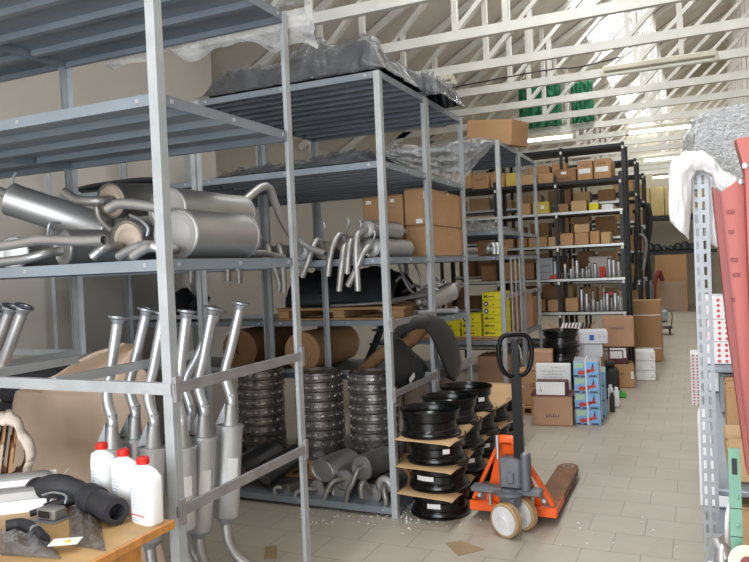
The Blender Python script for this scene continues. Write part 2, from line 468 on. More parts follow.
# ================================================================ BUILDERS FOR GOODS
def carton(name, label, cat, loc, size, rz=0, m=card, group=None, tape=True, stick=(), ink=(), open_top=False, tm=None):
    # loc = centre of the base; the front is local -y
    sx, sy, sz = size
    t = thing(name, label, cat, loc, rz, group)
    c = min(.008, sz*.06)
    if open_top:
        mb = MB(); h = .006
        mb.box(-sx/2, sx/2, -sy/2, sy/2, 0, h)
        mb.box(-sx/2, sx/2, -sy/2, -sy/2+h, h, sz).box(-sx/2, sx/2, sy/2-h, sy/2, h, sz)
        mb.box(-sx/2, -sx/2+h, -sy/2+h, sy/2-h, h, sz).box(sx/2-h, sx/2, -sy/2+h, sy/2-h, h, sz)
        obj('body', mb, m, t)
        fl = min(sx, sy)*.4
        obj('flap', MB().bar((-sx/2, 0, sz), (-sx/2-fl*.7, 0, sz+fl*.5), sy*.96, .005), m, t)
        obj('flap', MB().bar((sx/2, 0, sz), (sx/2+fl*.5, 0, sz+fl*.7), sy*.96, .005), m, t)
        return t
    mb = MB().cbox(-sx/2, sx/2, -sy/2, sy/2, 0, sz-.003, c)
    mb.box(-sx/2+.004, sx/2-.004, -sy/2+.004, -.004, sz-.005, sz).box(-sx/2+.004, sx/2-.004, .004, sy/2-.004, sz-.005, sz)
    obj('body', mb, m, t)
    if tape:
        w_ = min(.024, sy*.2)
        tp = MB().box(-sx/2-.001, sx/2+.001, -w_, w_, sz-.001, sz+.0012).box(-sx/2-.0015, -sx/2-.0002, -w_, w_, sz*.72, sz).box(sx/2+.0002, sx/2+.0015, -w_, w_, sz*.72, sz)
        obj('tape', tp, tm or tape_m, t)
    for (u, v, a, b) in stick:
        x, z = -sx/2+u*sx, v*sz
        obj('label_sticker', MB().box(x, x+a*sx, -sy/2-.002, -sy/2-.0003, z, z+b*sz), white_m, t)['label'] = 'white paper label'
    for (u, v, a, b, n) in ink:
        mb = MB(); x = -sx/2+u*sx; z = v*sz; st = a*sx/n
        for i in range(n):
            hgt = b*sz*rnd(.7, 1)
            mb.box(x+i*st, x+i*st+st*.62, -sy/2-.0028, -sy/2-.0021, z, z+hgt*.3)
            mb.box(x+i*st, x+i*st+st*.2, -sy/2-.0028, -sy/2-.0021, z+hgt*.3, z+hgt)
            if i % 2: mb.box(x+i*st+st*.2, x+i*st+st*.62, -sy/2-.0028, -sy/2-.0021, z+hgt*.75, z+hgt)
        obj('printing', mb, print_m, t)['label'] = 'dark printed lettering'
    return t

def muffler(label, p0, p1, ra, rb, up=(0, 0, 1), pipes=(), m=None, group='loose mufflers', sticker=None, brackets=(), capm=None, name='muffler', seam=True):
    # drum from p0 to p1, half height rb along up and half width ra; pipes are (path, radius)
    p0 = Vector(p0); p1 = Vector(p1); d = p1-p0; L = d.length
    t = thing(name, label, 'muffler', (p0+p1)/2, 0, group)
    m = m or steel
    mb = MB()
    r = rb
    prof = [(.93, .012), (.965, .004), (1.0, 0), (1.035, .004), (1.035, .014), (1.0, .018), (1.0, L*.5), (1.0, L-.018), (1.035, L-.014), (1.035, L-.004), (1.0, L), (.965, L-.004), (.93, L-.012)]
    def el(q): return [(a*r, h) for a, h in q]
    x, y, dd = frame(d); u = Vector(up); u = (u-dd*u.dot(dd)).normalized(); xx = u.cross(dd)
    n = 36
    def loft(prf): return [[p0+dd*h+xx*(a*ra*math.cos(2*PI*j/n))+u*(a*rb*math.sin(2*PI*j/n)) for j in range(n)] for a, h in prf]
    mb.ring(loft(prof), True, False, False)
    if seam:
        s_ = p0 + xx*(ra*.62)+u*(rb*.80)
        mb.tube([s_+dd*.02, s_+dd*(L-.02)], .004, 5, caps=True)
    obj('drum', mb, m, t, world=True)
    for e, s in ((0, 1), (L, -1)):
        q = [(.94, e+s*.011), (.88, e+s*.009), (.80, e+s*.013), (.55, e+s*.010), (.3, e+s*.008), (.02, e+s*.007)]
        if s == 1: q = q[::-1]
        obj('end_cap', MB().ring(loft(q), True, True, True), capm or m, t, world=True)
    for pts, pr in pipes:
        obj('pipe', MB().pipe([Vector(a) for a in pts], pr, 14), m, t, world=True)
    for pts in brackets:
        obj('hanger', MB().tube(pts, .0065, 8), zinc, t, world=True)
    if sticker:
        a0, a1, l0, l1 = sticker
        rows = [[p0+dd*(L*l)+(xx*(ra*math.cos(a0+(a1-a0)*j/8))+u*(rb*math.sin(a0+(a1-a0)*j/8)))*1.01 for j in range(9)] for l in (l0, l1)]
        obj('label_sticker', MB().ring(rows, False), white_m, t, world=True)['label'] = 'white paper label'
    return t
def wrinkle(a, f, s=0):
    # smooth pseudo-random ripple
    def g(u, v): return a*(math.sin(f*u*3.1+s)+.6*math.sin(f*(u*1.7+v*2.9)+1.3*s)+.5*math.sin(f*(v*4.3-u*2.2)+2.1*s)+.3*math.sin(f*(u*7.7+v*6.1)+s))
    return g

# ================================================================ NEAREST RACK: MUFFLERS ON THE MIDDLE SHELF
S2 = 1.665
NG = 'mufflers on the middle shelf of the nearest rack'
def v(x, y, z): return Vector((x, y, z))
p0 = PX(175, 233, -1.93); p1 = PX(240, 233, -1.93)
p0.z = p1.z = S2+.107
a = PX(246, 222, -1.96)
muffler('big oval muffler lying along the shelf front, lowest beside the nearest post', p0, p1, .112, .105, pipes=[([p1+v(-.02, -.01, .03), p1+v(-.03, .06, .04), p1+v(-.05, .12, .02), p1+v(-.08, .2, -.05)], .024)],
        group=NG, brackets=[[p1+v(.04, 0, .03), p1+v(.04, .05, .02), p1+v(.05, .12, -.01)]])
p0 = PX(166, 198, -2.12); p1 = PX(238, 198, -2.12)
p0.z = p1.z = S2+.232
q = [PX(x, y, -2.10) for x, y in ((238, 207), (250, 196), (262, 187), (270, 189), (275, 203), (281, 218), (291, 236))]
muffler('oval muffler lying on top of the big oval one, its bent pipe rising then dropping', p0, p1, .105, .1, pipes=[(q, .022)], group=NG)
q0 = [PX(x, y, -2.3) for x, y in ((246, 212), (257, 206), (266, 209), (273, 222), (281, 240), (284, 250))]
q0 = [v(q.x+.12, min(q.y, 2.93), q.z) for q in q0]
q0.append(v(q0[-1].x+.02, 2.95, S2+.018))
tag(obj('exhaust_pipe', MB().pipe(q0, .02), steel, None), 'bent exhaust pipe beside the right end of the big oval muffler', 'exhaust pipe', 'loose exhaust pipes')
q0 = [PX(x, y, -1.9) for x, y in ((246, 254), (262, 253), (276, 256), (284, 258))]
tag(obj('exhaust_pipe', MB().pipe(q0, .016), steel_d, None), 'short dull pipe on the shelf edge right of the big oval muffler', 'exhaust pipe', 'loose exhaust pipes')
# left of the post
p0 = PY(10, 199, 2.50); p1 = PY(108, 231, 2.72)
q = [PY(12, 197, 2.5), PY(4, 193, 2.5), PY(-14, 186, 2.5)]
muffler('large tilted muffler at the upper left of the shelf, shiny streak along it', p0, p1, .082, .082, pipes=[(q, .024)], group=NG, brackets=[[PY(12, 186, 2.49), PY(13, 178, 2.48), PY(17, 172, 2.48)]])
def mzl(x, y, Y, z):
    q = PY(x, y, Y); q.z = z; return q
p0 = mzl(62, 242, 2.32, S2+.085); p1 = mzl(128, 242, 2.62, S2+.085)
q = [PY(x, y, 2.2) for x, y in ((101, 240), (80, 241), (40, 240), (20, 243), (-6, 248))]
q[0].y += .1
muffler('muffler under the tilted one with a long straight pipe running left', p0, p1, .083, .083, pipes=[([PY(x, y, Y) for x, y, Y in ((60, 251, 2.3), (45, 254, 2.22), (25, 259, 2.18), (-6, 263, 2.16))], .021)], group=NG,
        brackets=[[PY(48, 235, 2.25), PY(50, 224, 2.25), PY(60, 223, 2.3)]])
p0 = mzl(12, 245, 2.38, S2+.08); p1 = mzl(52, 240, 2.78, S2+.08)
muffler('muffler at the far left of the shelf below the tilted one', p0, p1, .078, .078, group=NG)
p0 = mzl(-60, 245, 2.45, S2+.08); p1 = mzl(4, 240, 2.85, S2+.08)
muffler('muffler cut off by the left edge of the photo on the middle shelf', p0, p1, .078, .078, group=NG)
# two drums facing the camera, their tails bending left
p0 = PY(110, 201, 2.47); p1 = PY(164, 199, 2.9)
q = [PY(x, y, Y) for x, y, Y in ((110, 200, 2.46), (100, 201, 2.40), (86, 201, 2.38), (75, 199, 2.38), (64, 192, 2.38))]
muffler('round muffler high beside the post, tail pipe bending to upper left', p0, p1, .075, .08, pipes=[(q, .022), ([PY(x, y, 2.42) for x, y in ((97, 206), (99, 216), (105, 225), (113, 231))], .014)], group=NG, m=steel_d, capm=rust_s)
p0 = mzl(126, 232, 2.34, S2+.1); p1 = mzl(168, 232, 2.82, S2+.1)
q = [PY(x, y, Y) for x, y, Y in ((119, 246, 2.32), (110, 247, 2.24), (100, 251, 2.2), (92, 258, 2.18))]
muffler('round muffler with a pale end plate just left of the nearest post', p0, p1, .07, .085, pipes=[(q, .021)], group=NG, capm=rust_s, brackets=[[PY(130, 215, 2.3), PY(140, 220, 2.28), PY(148, 228, 2.28), PY(147, 236, 2.28)]])
for i, (pp, yy, lab) in enumerate(((((153, 246), (142, 246), (129, 251), (119, 257)), 2.2, 'short curved tail pipe on the shelf edge, second from the post'), (((160, 248), (150, 247), (141, 251), (133, 257)), 2.14, 'short curved tail pipe on the shelf edge touching the post'))):
    q = [PY(x, y, yy) for x, y in pp]
    q = [mzl(pp[0][0]+20, pp[0][1], yy+.25, q[0].z)] + q
    tag(obj('tail_pipe', MB().pipe(q, .021), steel), lab, 'exhaust pipe', 'loose exhaust pipes')
q = [PY(x, y, 2.28) for x, y in ((165, 208), (148, 206), (132, 204), (118, 204), (108, 209))]
tag(obj('tail_pipe', MB().pipe(q, .022), steel), 'curved tail pipe left of the nearest post, above the pale end plate', 'exhaust pipe', 'loose exhaust pipes')
tag(obj('exhaust_pipe', MB().pipe([PY(x, y, 2.14) for x, y in ((104, 240), (80, 241), (40, 240), (22, 243), (-10, 248))], .021), steel), 'long straight exhaust pipe lying along the front of the middle shelf', 'exhaust pipe', 'loose exhaust pipes')

# ---------------------------------------------------------------- front pipes standing on the floor in the nearest rack
def front_pipe(label, fl, base, bt, bb, foot, w=.064, dpt=.046, group='front pipes with catalytic converters standing in the nearest rack', stick=True, bend=None):
    # fl flange centre, bt / bb top and bottom of the converter, foot = outlet points
    t = thing('exhaust_downpipe', label, 'exhaust pipe', base, 0, group)
    fl, bt, bb = Vector(fl), Vector(bt), Vector(bb)
    ax = (bt-bb).normalized(); L = (bt-bb).length
    x = Vector((.911, .413, 0)); x = (x-ax*x.dot(ax)).normalized(); yv = ax.cross(x)
    n = 28
    def loft(prf): return [[bb+ax*h+x*(a*math.cos(2*PI*j/n))+yv*(b*math.sin(2*PI*j/n)) for j in range(n)] for a, b, h in prf]
    obj('converter_shell', MB().ring(loft([(w*.9, dpt*.9, 0), (w, dpt, .01), (w, dpt, L*.3), (w*1.03, dpt*1.03, L*.32), (w, dpt, L*.34), (w, dpt, L-.02), (w*1.06, dpt*1.06, L-.018), (w*1.06, dpt*1.06, L-.002), (w*.95, dpt*.95, L)])), steel_b, t, world=True)
    obj('inlet_cone', MB().ring(loft([(w*.66, dpt*.8, L-.001), (w*.60, dpt*.74, L+.02), (.029, .029, L+.075), (.027, .027, L+.10)]), True, False, False), steel, t, world=True)
    e0 = bb+ax*L-x*w*1.05; e1 = bb+ax*(L+.012)-x*w*.35; e2 = bb+ax*(L+.115)-x*.022
    obj('heat_shield', MB().ring([[q-yv*.028 for q in (e0, e1, e2)], [q+yv*.028 for q in (e0, e1, e2)]]), zinc, t, world=True)
    obj('outlet_cone', MB().ring(loft([(.024, .024, -.05), (.026, .026, -.035), (w*.85, dpt*.85, -.008), (w*.9, dpt*.9, 0)]), True, True, False), zinc, t, world=True)
    mid = bt+ax*.10
    up = mid.lerp(fl, .22)+ax*.02
    k1 = Vector(bend) if bend is not None else mid+ax*.08
    obj('inlet_pipe', MB().pipe([mid-ax*.02, mid+ax*.03, k1, k1.lerp(fl, .35), k1.lerp(fl, .7), fl], .0245, 14), steel_b, t, world=True)
    d = (fl-k1).normalized()
    obj('flange', MB().lathe([(.024, -.035), (.03, -.012), (.046, -.004), (.046, .004), (.026, .004), (.022, -.01)], fl, d, 20, cap0=False, cap1=True), zinc, t, world=True)
    obj('outlet_pipe', MB().pipe([bb-ax*.02]+[Vector(q) for q in foot], .025, 14), steel, t, world=True)
    if stick:
        rows = [[bb+ax*(L*l)+(x*(w*math.cos(q))+yv*(dpt*math.sin(q)))*1.015 for q in [R(-86+7*j) for j in range(8)]] for l in (.42, .66)]
        obj('label_sticker', MB().ring(rows, False), white_m, t, world=True)['label'] = 'white paper label'
    return t
def fp(label, f, top, bot, Y, stick=True, Yf=None, dx=0.0):
    bt = PY(*top, Y); bb = PY(*bot, Y)
    fl = PY(*f, Yf or Y+.05)
    foot = [bb+v(.0, 0, -.05)] + [v(bb.x+p, bb.y+q, max(.03, bb.z-r_)) for p, q, r_ in ((.01, .0, -.13), (.05, .02, -.21), (.14, .05, -.27), (.24, .09, -.32))]
    foot = [v(q.x, q.y, max(.03, bb.z-abs(q.z-bb.z))) for q in foot]
    foot = [bb+v(0, 0, -.05), v(bb.x+.012, bb.y, max(.2, bb.z-.13)), v(bb.x+.05, bb.y+.02, max(.13, bb.z-.21)), v(bb.x+.13, bb.y+.05, max(.07, bb.z-.28)), v(bb.x+.23, bb.y+.09, .03)]
    front_pipe(label, fl, (bb.x, bb.y, 0), bt, bb, foot, stick=stick, bend=PY(top[0]-5, top[1]-50, Y+.01))
fp('standing exhaust front pipe, rightmost in the nearest rack, white label on its converter', (241, 303), (230, 424), (226, 516), 2.84)
fp('standing exhaust front pipe, second from the right, white label on its converter', (213, 308), (203, 435), (199, 530), 2.72)
fp('standing exhaust front pipe directly right of the nearest post, label low on its converter', (187, 311), (182, 446), (183, 528), 2.60)
fp('standing exhaust front pipe half hidden behind the two rightmost ones', (219, 309), (190, 433), (186, 520), 2.90, False, 2.99)
fp('standing exhaust front pipe mostly hidden behind the nearest post', (164, 313), (153, 446), (150, 540), 2.54, False)
fp('standing exhaust front pipe left of the nearest post, above the third white jug', (147, 309), (134, 437), (130, 540), 2.58, False)
fp('standing exhaust front pipe, leftmost of the group, above the first white jug', (118, 317), (112, 447), (112, 545), 2.45, False)
# leaning bundle at the far left
for i, (fx, fy, bx, by, lab) in enumerate(((24, 307, -32, 460, 'leaning flanged pipe at the left edge, rightmost of the leaning trio'), (11, 307, -44, 458, 'leaning flanged pipe at the left edge, middle of the leaning trio'), (1, 310, -54, 456, 'leaning flanged pipe at the left edge, outermost of the leaning trio'))):
    a = PY(fx, fy, 2.42+.085*i); b = PY(bx, by, 2.36+.085*i); d = (a-b).normalized()
    k = b - d*(b.z-.35)/max(d.z, .2); k2 = v(k.x-.02, k.y, .03)
    t = thing('exhaust_downpipe', lab, 'exhaust pipe', (k2.x, k2.y, 0), 0, 'flanged pipes leaning at the left edge')
    obj('inlet_pipe', MB().pipe([k2, k, b, a], .026, 14), steel_b, t, world=True)
    obj('flange', MB().lathe([(.026, -.035), (.032, -.012), (.046, -.004), (.046, .004), (.026, .004), (.022, -.01)], a, d, 20, cap0=False), zinc, t, world=True)

# ---------------------------------------------------------------- table with its clutter
TZ = .74
t = thing('work_table', 'wooden table with pale veneer top and orange-brown legs, cut off lower left', 'table', (-2.55, 1.42, 0))
def tl(x0, x1, y0, y1, z0, z1, c=.004): return MB().cbox(x0+2.55, x1+2.55, y0-1.42, y1-1.42, z0, z1, c)
obj('table_top', tl(-3.4, -1.715, .84, 1.96, TZ-.028, TZ, .006), woodt, t)
obj('edge_band', tl(-1.714, -1.70, .84, 1.96, TZ-.03, TZ+.0005, .003), woodo, t)
obj('apron', tl(-1.79, -1.765, .95, 1.86, TZ-.13, TZ-.029), woodo, t)
obj('apron', tl(-3.3, -1.80, 1.86, 1.885, TZ-.13, TZ-.029), woodo, t)
for lx, ly in ((-1.815, 1.82), (-1.815, .93), (-3.32, 1.82), (-3.32, .93)): obj('leg', tl(lx-.028, lx+.028, ly-.028, ly+.028, 0, TZ-.03), woodo, t)
obj('stretcher', tl(-1.83, -1.80, .96, 1.79, .18, .24), woodo, t)

def jug(label, loc, rz):
    t = thing('plastic_jug', label, 'jug', loc, rz, 'white jugs on the wooden table')
    prof = [(.92, 0), (1, .006), (1, .15), (.97, .165), (.80, .185), (.45, .197), (.36, .2)]
    mb = MB(); n = 32; rs = []
    for k, z in prof:
        ring_ = []
        for j in range(n):
            a = 2*PI*j/n; ca, sa = math.cos(a), math.sin(a)
            e = .45
            ring_.append((.060*k*math.copysign(abs(ca)**e, ca) - (.0 if z < .18 else .012), .034*k*math.copysign(abs(sa)**e, sa), z))
        rs.append(ring_)
    obj('body', mb.ring(rs), jug_m, t, sharp=60)
    obj('neck', MB().lathe([(.018, .195), (.018, .21)], (-.012, 0, 0), n=20), jug_m, t)
    cp = MB().lathe([(.0205, .205), (.0215, .208), (.0215, .226), (.019, .229)], (-.012, 0, 0), n=24)
    for j in range(24):
        a = 2*PI*j/24; cp.bar((-.012+.0215*math.cos(a), .0215*math.sin(a), .207), (-.012+.0215*math.cos(a), .0215*math.sin(a), .225), .002, .002, (math.cos(a), math.sin(a), 0))
    obj('screw_cap', cp, redcap, t)['label'] = 'red screw cap'
    lb = MB().box(-.045, .03, -.0352, -.0340, .03, .034)
    obj('label_stripe', lb, redthing, t)['label'] = 'thin red stripe'
    pr = MB()
    for i in range(7): pr.box(-.042, -.042+rnd(.03, .05), -.0352, -.0340, .055+i*.011, .058+i*.011)
    for i in range(2): pr.box(-.042, -.042+rnd(.02, .05), -.0352, -.0340, .012+i*.007, .015+i*.007)
    obj('printing', pr, M('pale_print', (176, 184, 206), .7, 0, .05), t)
    return t
j0 = PZ(148, 522, TZ); j0.z = TZ
jug('white plastic jug with red cap, nearest the corner of the table', j0+v(0, .0, 0), R(-12))
jug('white plastic jug with red cap, middle one of the three', PZ(126, 512, TZ)+v(0, .01, 0), R(-14))
jug('white plastic jug with red cap, first from the left', PZ(106, 503, TZ)+v(-.01, .01, 0), R(-16))

# black ribbed rubber hose / shock boot
P_ = [PZ(x, y, TZ+h) for x, y, h in ((128, 512, .035), (110, 502, .04), (92, 495, .05), (76, 488, .07), (60, 484, .08), (40, 492, .07))]
t = thing('air_hose', 'black rubber air hose with ribbed cuff and elbow, lying before the jugs', 'hose', (P_[2].x, P_[2].y, TZ))
mb = MB()
a, b = P_[2], P_[0]
d = (b-a).normalized(); L = (b-a).length
kk = 1.25
prof = [(.034, -.02)]
for i in range(5): prof += [(.034, i*.017), (.042, i*.017+.004), (.042, i*.017+.009), (.034, i*.017+.013)]
prof += [(.036, .09), (.039, L-.012), (.036, L), (.022, L), (.02, L-.05)]
a = PZ(88, 497, TZ+.05); b = PZ(124, 516, TZ+.049); d = (b-a).normalized(); a.z = TZ+.051; b.z = TZ+.05
obj('ribbed_cuff', MB().lathe([(q_*kk, h_) for q_, h_ in prof], a, d, 28, cap0=False), rubber, t, world=True)
e = PZ(74, 490, TZ+.07); g = PZ(54, 486, TZ+.085); h = PZ(38, 491, TZ+.055)
obj('elbow', MB().tube([a-d*.01, e, g, h], [.04, .042, .046, .045, .042], 20), rubber, t, world=True)
obj('elbow_rim', MB().lathe([(.04, -.012), (.052, -.01), (.052, .01), (.04, .012)], h, h-g, 24), rubber, t, world=True)
# steel brackets and clutter
t = thing('steel_bracket', 'small steel bracket block lying beside the black hose on the table', 'bracket', PZ(52, 519, TZ))
obj('block', MB().cbox(-.045, .045, -.03, .03, .004, .045, .006), steel, t)
obj('insert', MB().cbox(-.03, .025, -.036, -.028, .015, .038, .003), blackm, t)
obj('plate', MB().box(-.055, .06, -.045, .035, 0, .004), zinc, t)
obj('wire_hook', MB().tube([(-.08, .03, .07), (-.03, .04, .082), (.03, .04, .075), (.035, .03, .05)], .004, 6), zinc, t)
t = thing('rubber_elbow', 'small black rubber elbow with a bare metal end on the table', 'hose', PZ(36, 528, TZ))
q = [PZ(x, y, TZ+.022) for x, y in ((6, 526), (22, 524), (34, 530), (44, 540))]
obj('elbow', MB().tube(q, .02, 14), rubber, t, world=True)
obj('metal_end', MB().lathe([(.0215, -.008), (.0215, .012)], q[2]+(q[2]-q[1])*.15, q[3]-q[2], 16), zinc, t, world=True)
tag(obj('damper', MB().lathe([(.012, 0), (.012, .05), (.02, .05), (.02, .16), (.016, .165)], PZ(30, 514, TZ+.021), PZ(72, 500, TZ+.04)-PZ(30, 514, TZ+.021), 18), blackm), 'short black damper lying behind the steel bracket on the table', 'damper')
# open white carton with film
q = PZ(22, 505, TZ)
t = thing('open_carton', 'open white carton holding clear-wrapped parts at the left edge of the table', 'carton', q, R(38))
mb = MB(); 
mb.box(-.16, .11, -.10, .10, 0, .004).box(-.16, .11, .096, .10, .004, .10).box(-.16, .11, -.10, -.096, .004, .045).box(-.16, -.156, -.096, .096, .004, .06)
obj('body', mb, white_m, t)
obj('flap', MB().bar((.11, 0, .004), (.155, 0, .10), .2, .003), white_m, t)
for i in range(3): obj('wrapped_part', MB().cbox(-.14, .10, -.09+i*.062, -.035+i*.062, .006, .085+.012*i, .012), steel if i != 1 else filmw, t)
# film bags
def film_bag(name, label, pts, z, hgt, m, n=12, seed=0, cat='plastic bag'):
    c = [PZ(x, y, z) for x, y in pts]
    g = wrinkle(hgt*.28, 4, seed)
    def fn(u, w_):
        p = (c[0]*(1-u)+c[1]*u)*(1-w_)+(c[3]*(1-u)+c[2]*u)*w_
        e = math.sin(PI*u)**.6*math.sin(PI*w_)**.6
        return (p.x, p.y, z+.004+max(0, e*(hgt+g(u*1.5, w_*1.5))))
    return tag(obj(name, MB().grid(fn, n, n), m, solid=.001), label, cat)
film_bag('plastic_bag', 'crumpled clear plastic bag in front of the ribbed hose on the table', ((68, 500), (100, 518), (106, 552), (70, 546)), TZ, .025, film_d, seed=1)
film_bag('plastic_bag', 'grey clear bag of parts along the front edge of the table', ((0, 530), (48, 540), (62, 560), (0, 556)), TZ, .03, film_d, seed=2)
t = thing('instruction_leaflet', 'small white leaflet with a yellow mark on the table front', 'leaflet', PZ(66, 551, TZ)+v(0, 0, .03), R(30))
obj('sheet', MB().box(-.045, .045, -.03, .03, 0, .0015), white_m, t)
obj('warning_mark', MB().ring([[(-.005, -.012, .0017), (.022, -.012, .0017), (.008, .014, .0017)], [(-.005, -.012, .0022), (.022, -.012, .0022), (.008, .014, .0022)]]), M('warning_yellow', (240, 214, 60), .5, 0, 0), t)

# ---------------------------------------------------------------- kraft paper and cardboard behind the table
c_ = [v(-3.15, 2.30, 0.02), v(-2.38, 2.46, .02), v(-2.52, 2.52, .9), v(-2.62, 2.5, 1.22), v(-2.86, 2.48, 1.37), v(-3.02, 2.44, 1.16), v(-3.2, 2.38, 1.02)]
g1 = wrinkle(.02, 3, 4)
L_ = [PY(x, y, 2.72) for x, y in ((6, 560), (2, 470), (14, 392), (60, 374), (96, 352), (121, 343))]
R_ = [PY(x, y, 2.84) for x, y in ((165, 575), (150, 480), (150, 410), (146, 380), (140, 366), (136, 356))]
def path_at(P, t):
    t = min(max(t, 0), .9999)*(len(P)-1); i = int(t); return P[i].lerp(P[i+1], t-i)
def fn(u, w_):
    p = path_at(L_, w_).lerp(path_at(R_, w_), u)
    return (p.x, p.y + g1(u, w_) + .06*math.sin(PI*u) + .05*abs((u*2.6-w_*.9+4) % 1-.5), max(p.z, .012))
tag(obj('kraft_sheet', MB().grid(fn, 40, 32), kraft, solid=.006, sharp=12), 'large creased brown cardboard sheet standing behind the jugs', 'cardboard')
t = thing('paper_sack', 'open brown paper sack with a torn rim at the left edge', 'paper sack', (PY(10, 470, 2.16).x, 2.2, TZ-.15))
ctr = PY(6, 460, 2.12)
def sackpt(u, k, dy):
    a = 2*PI*u; sx = -1.27*max(0, dy-.02)
    q = 1+.05*math.sin(7*a)+.03*math.sin(13*a+1)
    return (ctr.x+sx+.125*k*q*math.cos(a), 2.12+dy, ctr.z+.165*k*q*math.sin(a))
def fn(u, w_): return sackpt(u, .95-.1*w_, .01+.24*w_)
obj('sack_wall', MB().grid(fn, 48, 8), kraft, t, solid=.004, world=True, sharp=60)
def fn(u, w_):
    a = 2*PI*u
    return sackpt(u, .93+.30*w_*(1+.22*math.sin(5*a)), .01-.035*math.sin(PI*w_)+.04*w_+.012*math.sin(9*a)*w_)
obj('torn_rim', MB().grid(fn, 48, 5), M('torn_paper', (212, 198, 184), .85, 0, .12, 12), t, solid=.003, world=True, sharp=60)
for i, (u, h_, l) in enumerate(((-.07, -.05, .03), (.0, -.06, .06), (.03, .02, .10), (-.04, .06, .05))):
    p = Vector((ctr.x+u-1.27*l, 2.14+l, ctr.z+h_))
    obj('folded_layer', MB().bar(p, p+Vector((-.13, .10, .03)), .012, .20-.02*i, (.25, 0, 1)), (kraft, card, card_d, card)[i], t, world=True)
# long package on the left rack bay, dark parts behind
t = thing('black_moulding', 'black moulded plastic part seen under the nearest rack shelf', 'moulding', (PY(186, 300, 5.3).x, 5.3, 1.197))
gm = wrinkle(.02, 4, 3)
def fn(u, w_): return (-.25+.5*u, -.2+.4*w_, .003+max(0, .27*math.sin(PI*min(1, u*1.1+.02))**.7*math.sin(PI*w_)**.6+gm(u, w_)*math.sin(PI*u)*math.sin(PI*w_)))
obj('moulding_shell', MB().grid(fn, 20, 16), blackm, t, sharp=60)
obj('moulding_arm', MB().tube([(.15, -.1, .1), (.27, -.12, .20), (.33, -.12, .17)], .045, 10), blackm, t)
x = PY(38, 350, 3.55).x
for i in range(5):
    tag(obj('tyre', MB().lathe([(.17, .03), (.20, .0), (.25, .004), (.28, .04), (.28, .15), (.25, .194), (.20, .198), (.17, .17)], (max(x, -4.45)+.01*(i % 2), 3.55, .001+i*.2), n=32, cap0=False, cap1=False), rubber), 'black tyre stacked behind the leaning pipes at the left edge, %s from the floor' % ORD[i], 'tyre', 'tyres at the left edge')

# ================================================================ SECOND RACK (Y 4.1 to 5.85)
SG = 'mufflers with tails over the front edge of the second rack'
def tailed(label, x, z, y1, r, tail, m=None, capm=None, extra=(), sticker=None, back=None, brackets=()):
    p0 = v(x, 4.16, z); p1 = v(x+.01, y1, z)
    q = [p0+v(0, .02, 0)]+[PY(px, py, yy) for px, py, yy in tail]
    pp = [(q, .0205)] + list(extra)
    if back: pp.append(([p1-v(0, .02, 0), p1+v(0, back, 0)], .02))
    return muffler(label, p0, p1, r, r, pipes=pp, m=m, group=SG, sticker=sticker, capm=capm, brackets=brackets)
Z1 = S2+.064; Z2 = S2+.188
def X4(px, py=240): return PY(px, py, 4.16).x
B = lambda px, py: [[PY(px, py+12, 4.17), PY(px+1, py+4, 4.13), PY(px+3, py-4, 4.12), PY(px+1, py-8, 4.13)]]
tailed('muffler at the right front edge of the second rack, white label on its drum', X4(371, 247), Z1, 4.74, .062, ((369, 246, 4.12), (362, 255, 4.07), (356, 270, 4.05), (348, 286, 4.05)), sticker=(R(-60), R(20), .70, .86), back=.14)
tailed('muffler stacked on the labelled one at the right front edge', X4(366, 234), Z2+.002, 4.66, .058, ((362, 231, 4.13), (357, 236, 4.07), (356, 255, 4.05), (358, 291, 4.05)), back=.16, brackets=B(372, 238))
tailed('muffler with a rusty end plate and bent tail near the middle front edge', X4(345, 234), Z1+.03, 4.62, .06, ((341, 234, 4.13), (334, 243, 4.07), (330, 258, 4.05), (328, 276, 4.05)), capm=rust_s, brackets=B(346, 226))
tailed('muffler right of the rusty-ended one, two long tails hanging down', X4(355, 245), Z1-.002, 4.70, .06, ((352, 240, 4.12), (349, 250, 4.07), (347, 274, 4.05)), extra=[([v(X4(352), 4.18, Z1), PY(345, 246, 4.1), PY(342, 262, 4.05), PY(339, 291, 4.05)], .0205)], brackets=B(358, 228))
tailed('muffler with a rust-brown round end, first visible right of the nearest rack', X4(323, 238), Z1, 4.66, .062, ((318, 240, 4.12), (312, 250, 4.06), (308, 262, 4.04), (302, 277, 4.04)), capm=rust_s, brackets=B(322, 230))
tailed('muffler with a bright straight tail behind the post of the nearest rack', X4(300, 236), Z1, 4.66, .06, ((298, 240, 4.1), (310, 248, 4.02), (326, 254, 3.95)), m=steel_b)
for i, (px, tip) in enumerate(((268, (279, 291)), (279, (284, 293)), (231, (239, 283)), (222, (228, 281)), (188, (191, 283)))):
    tailed('muffler seen under the nearest rack shelf, tail hanging down, %s from the right' % ORD[i], X4(px, 240), Z1, 4.6, .055, ((px, 245, 4.12), (px+3, 258, 4.06), (tip[0], tip[1]-10, 4.05), (*tip, 4.05)), m=steel_d)

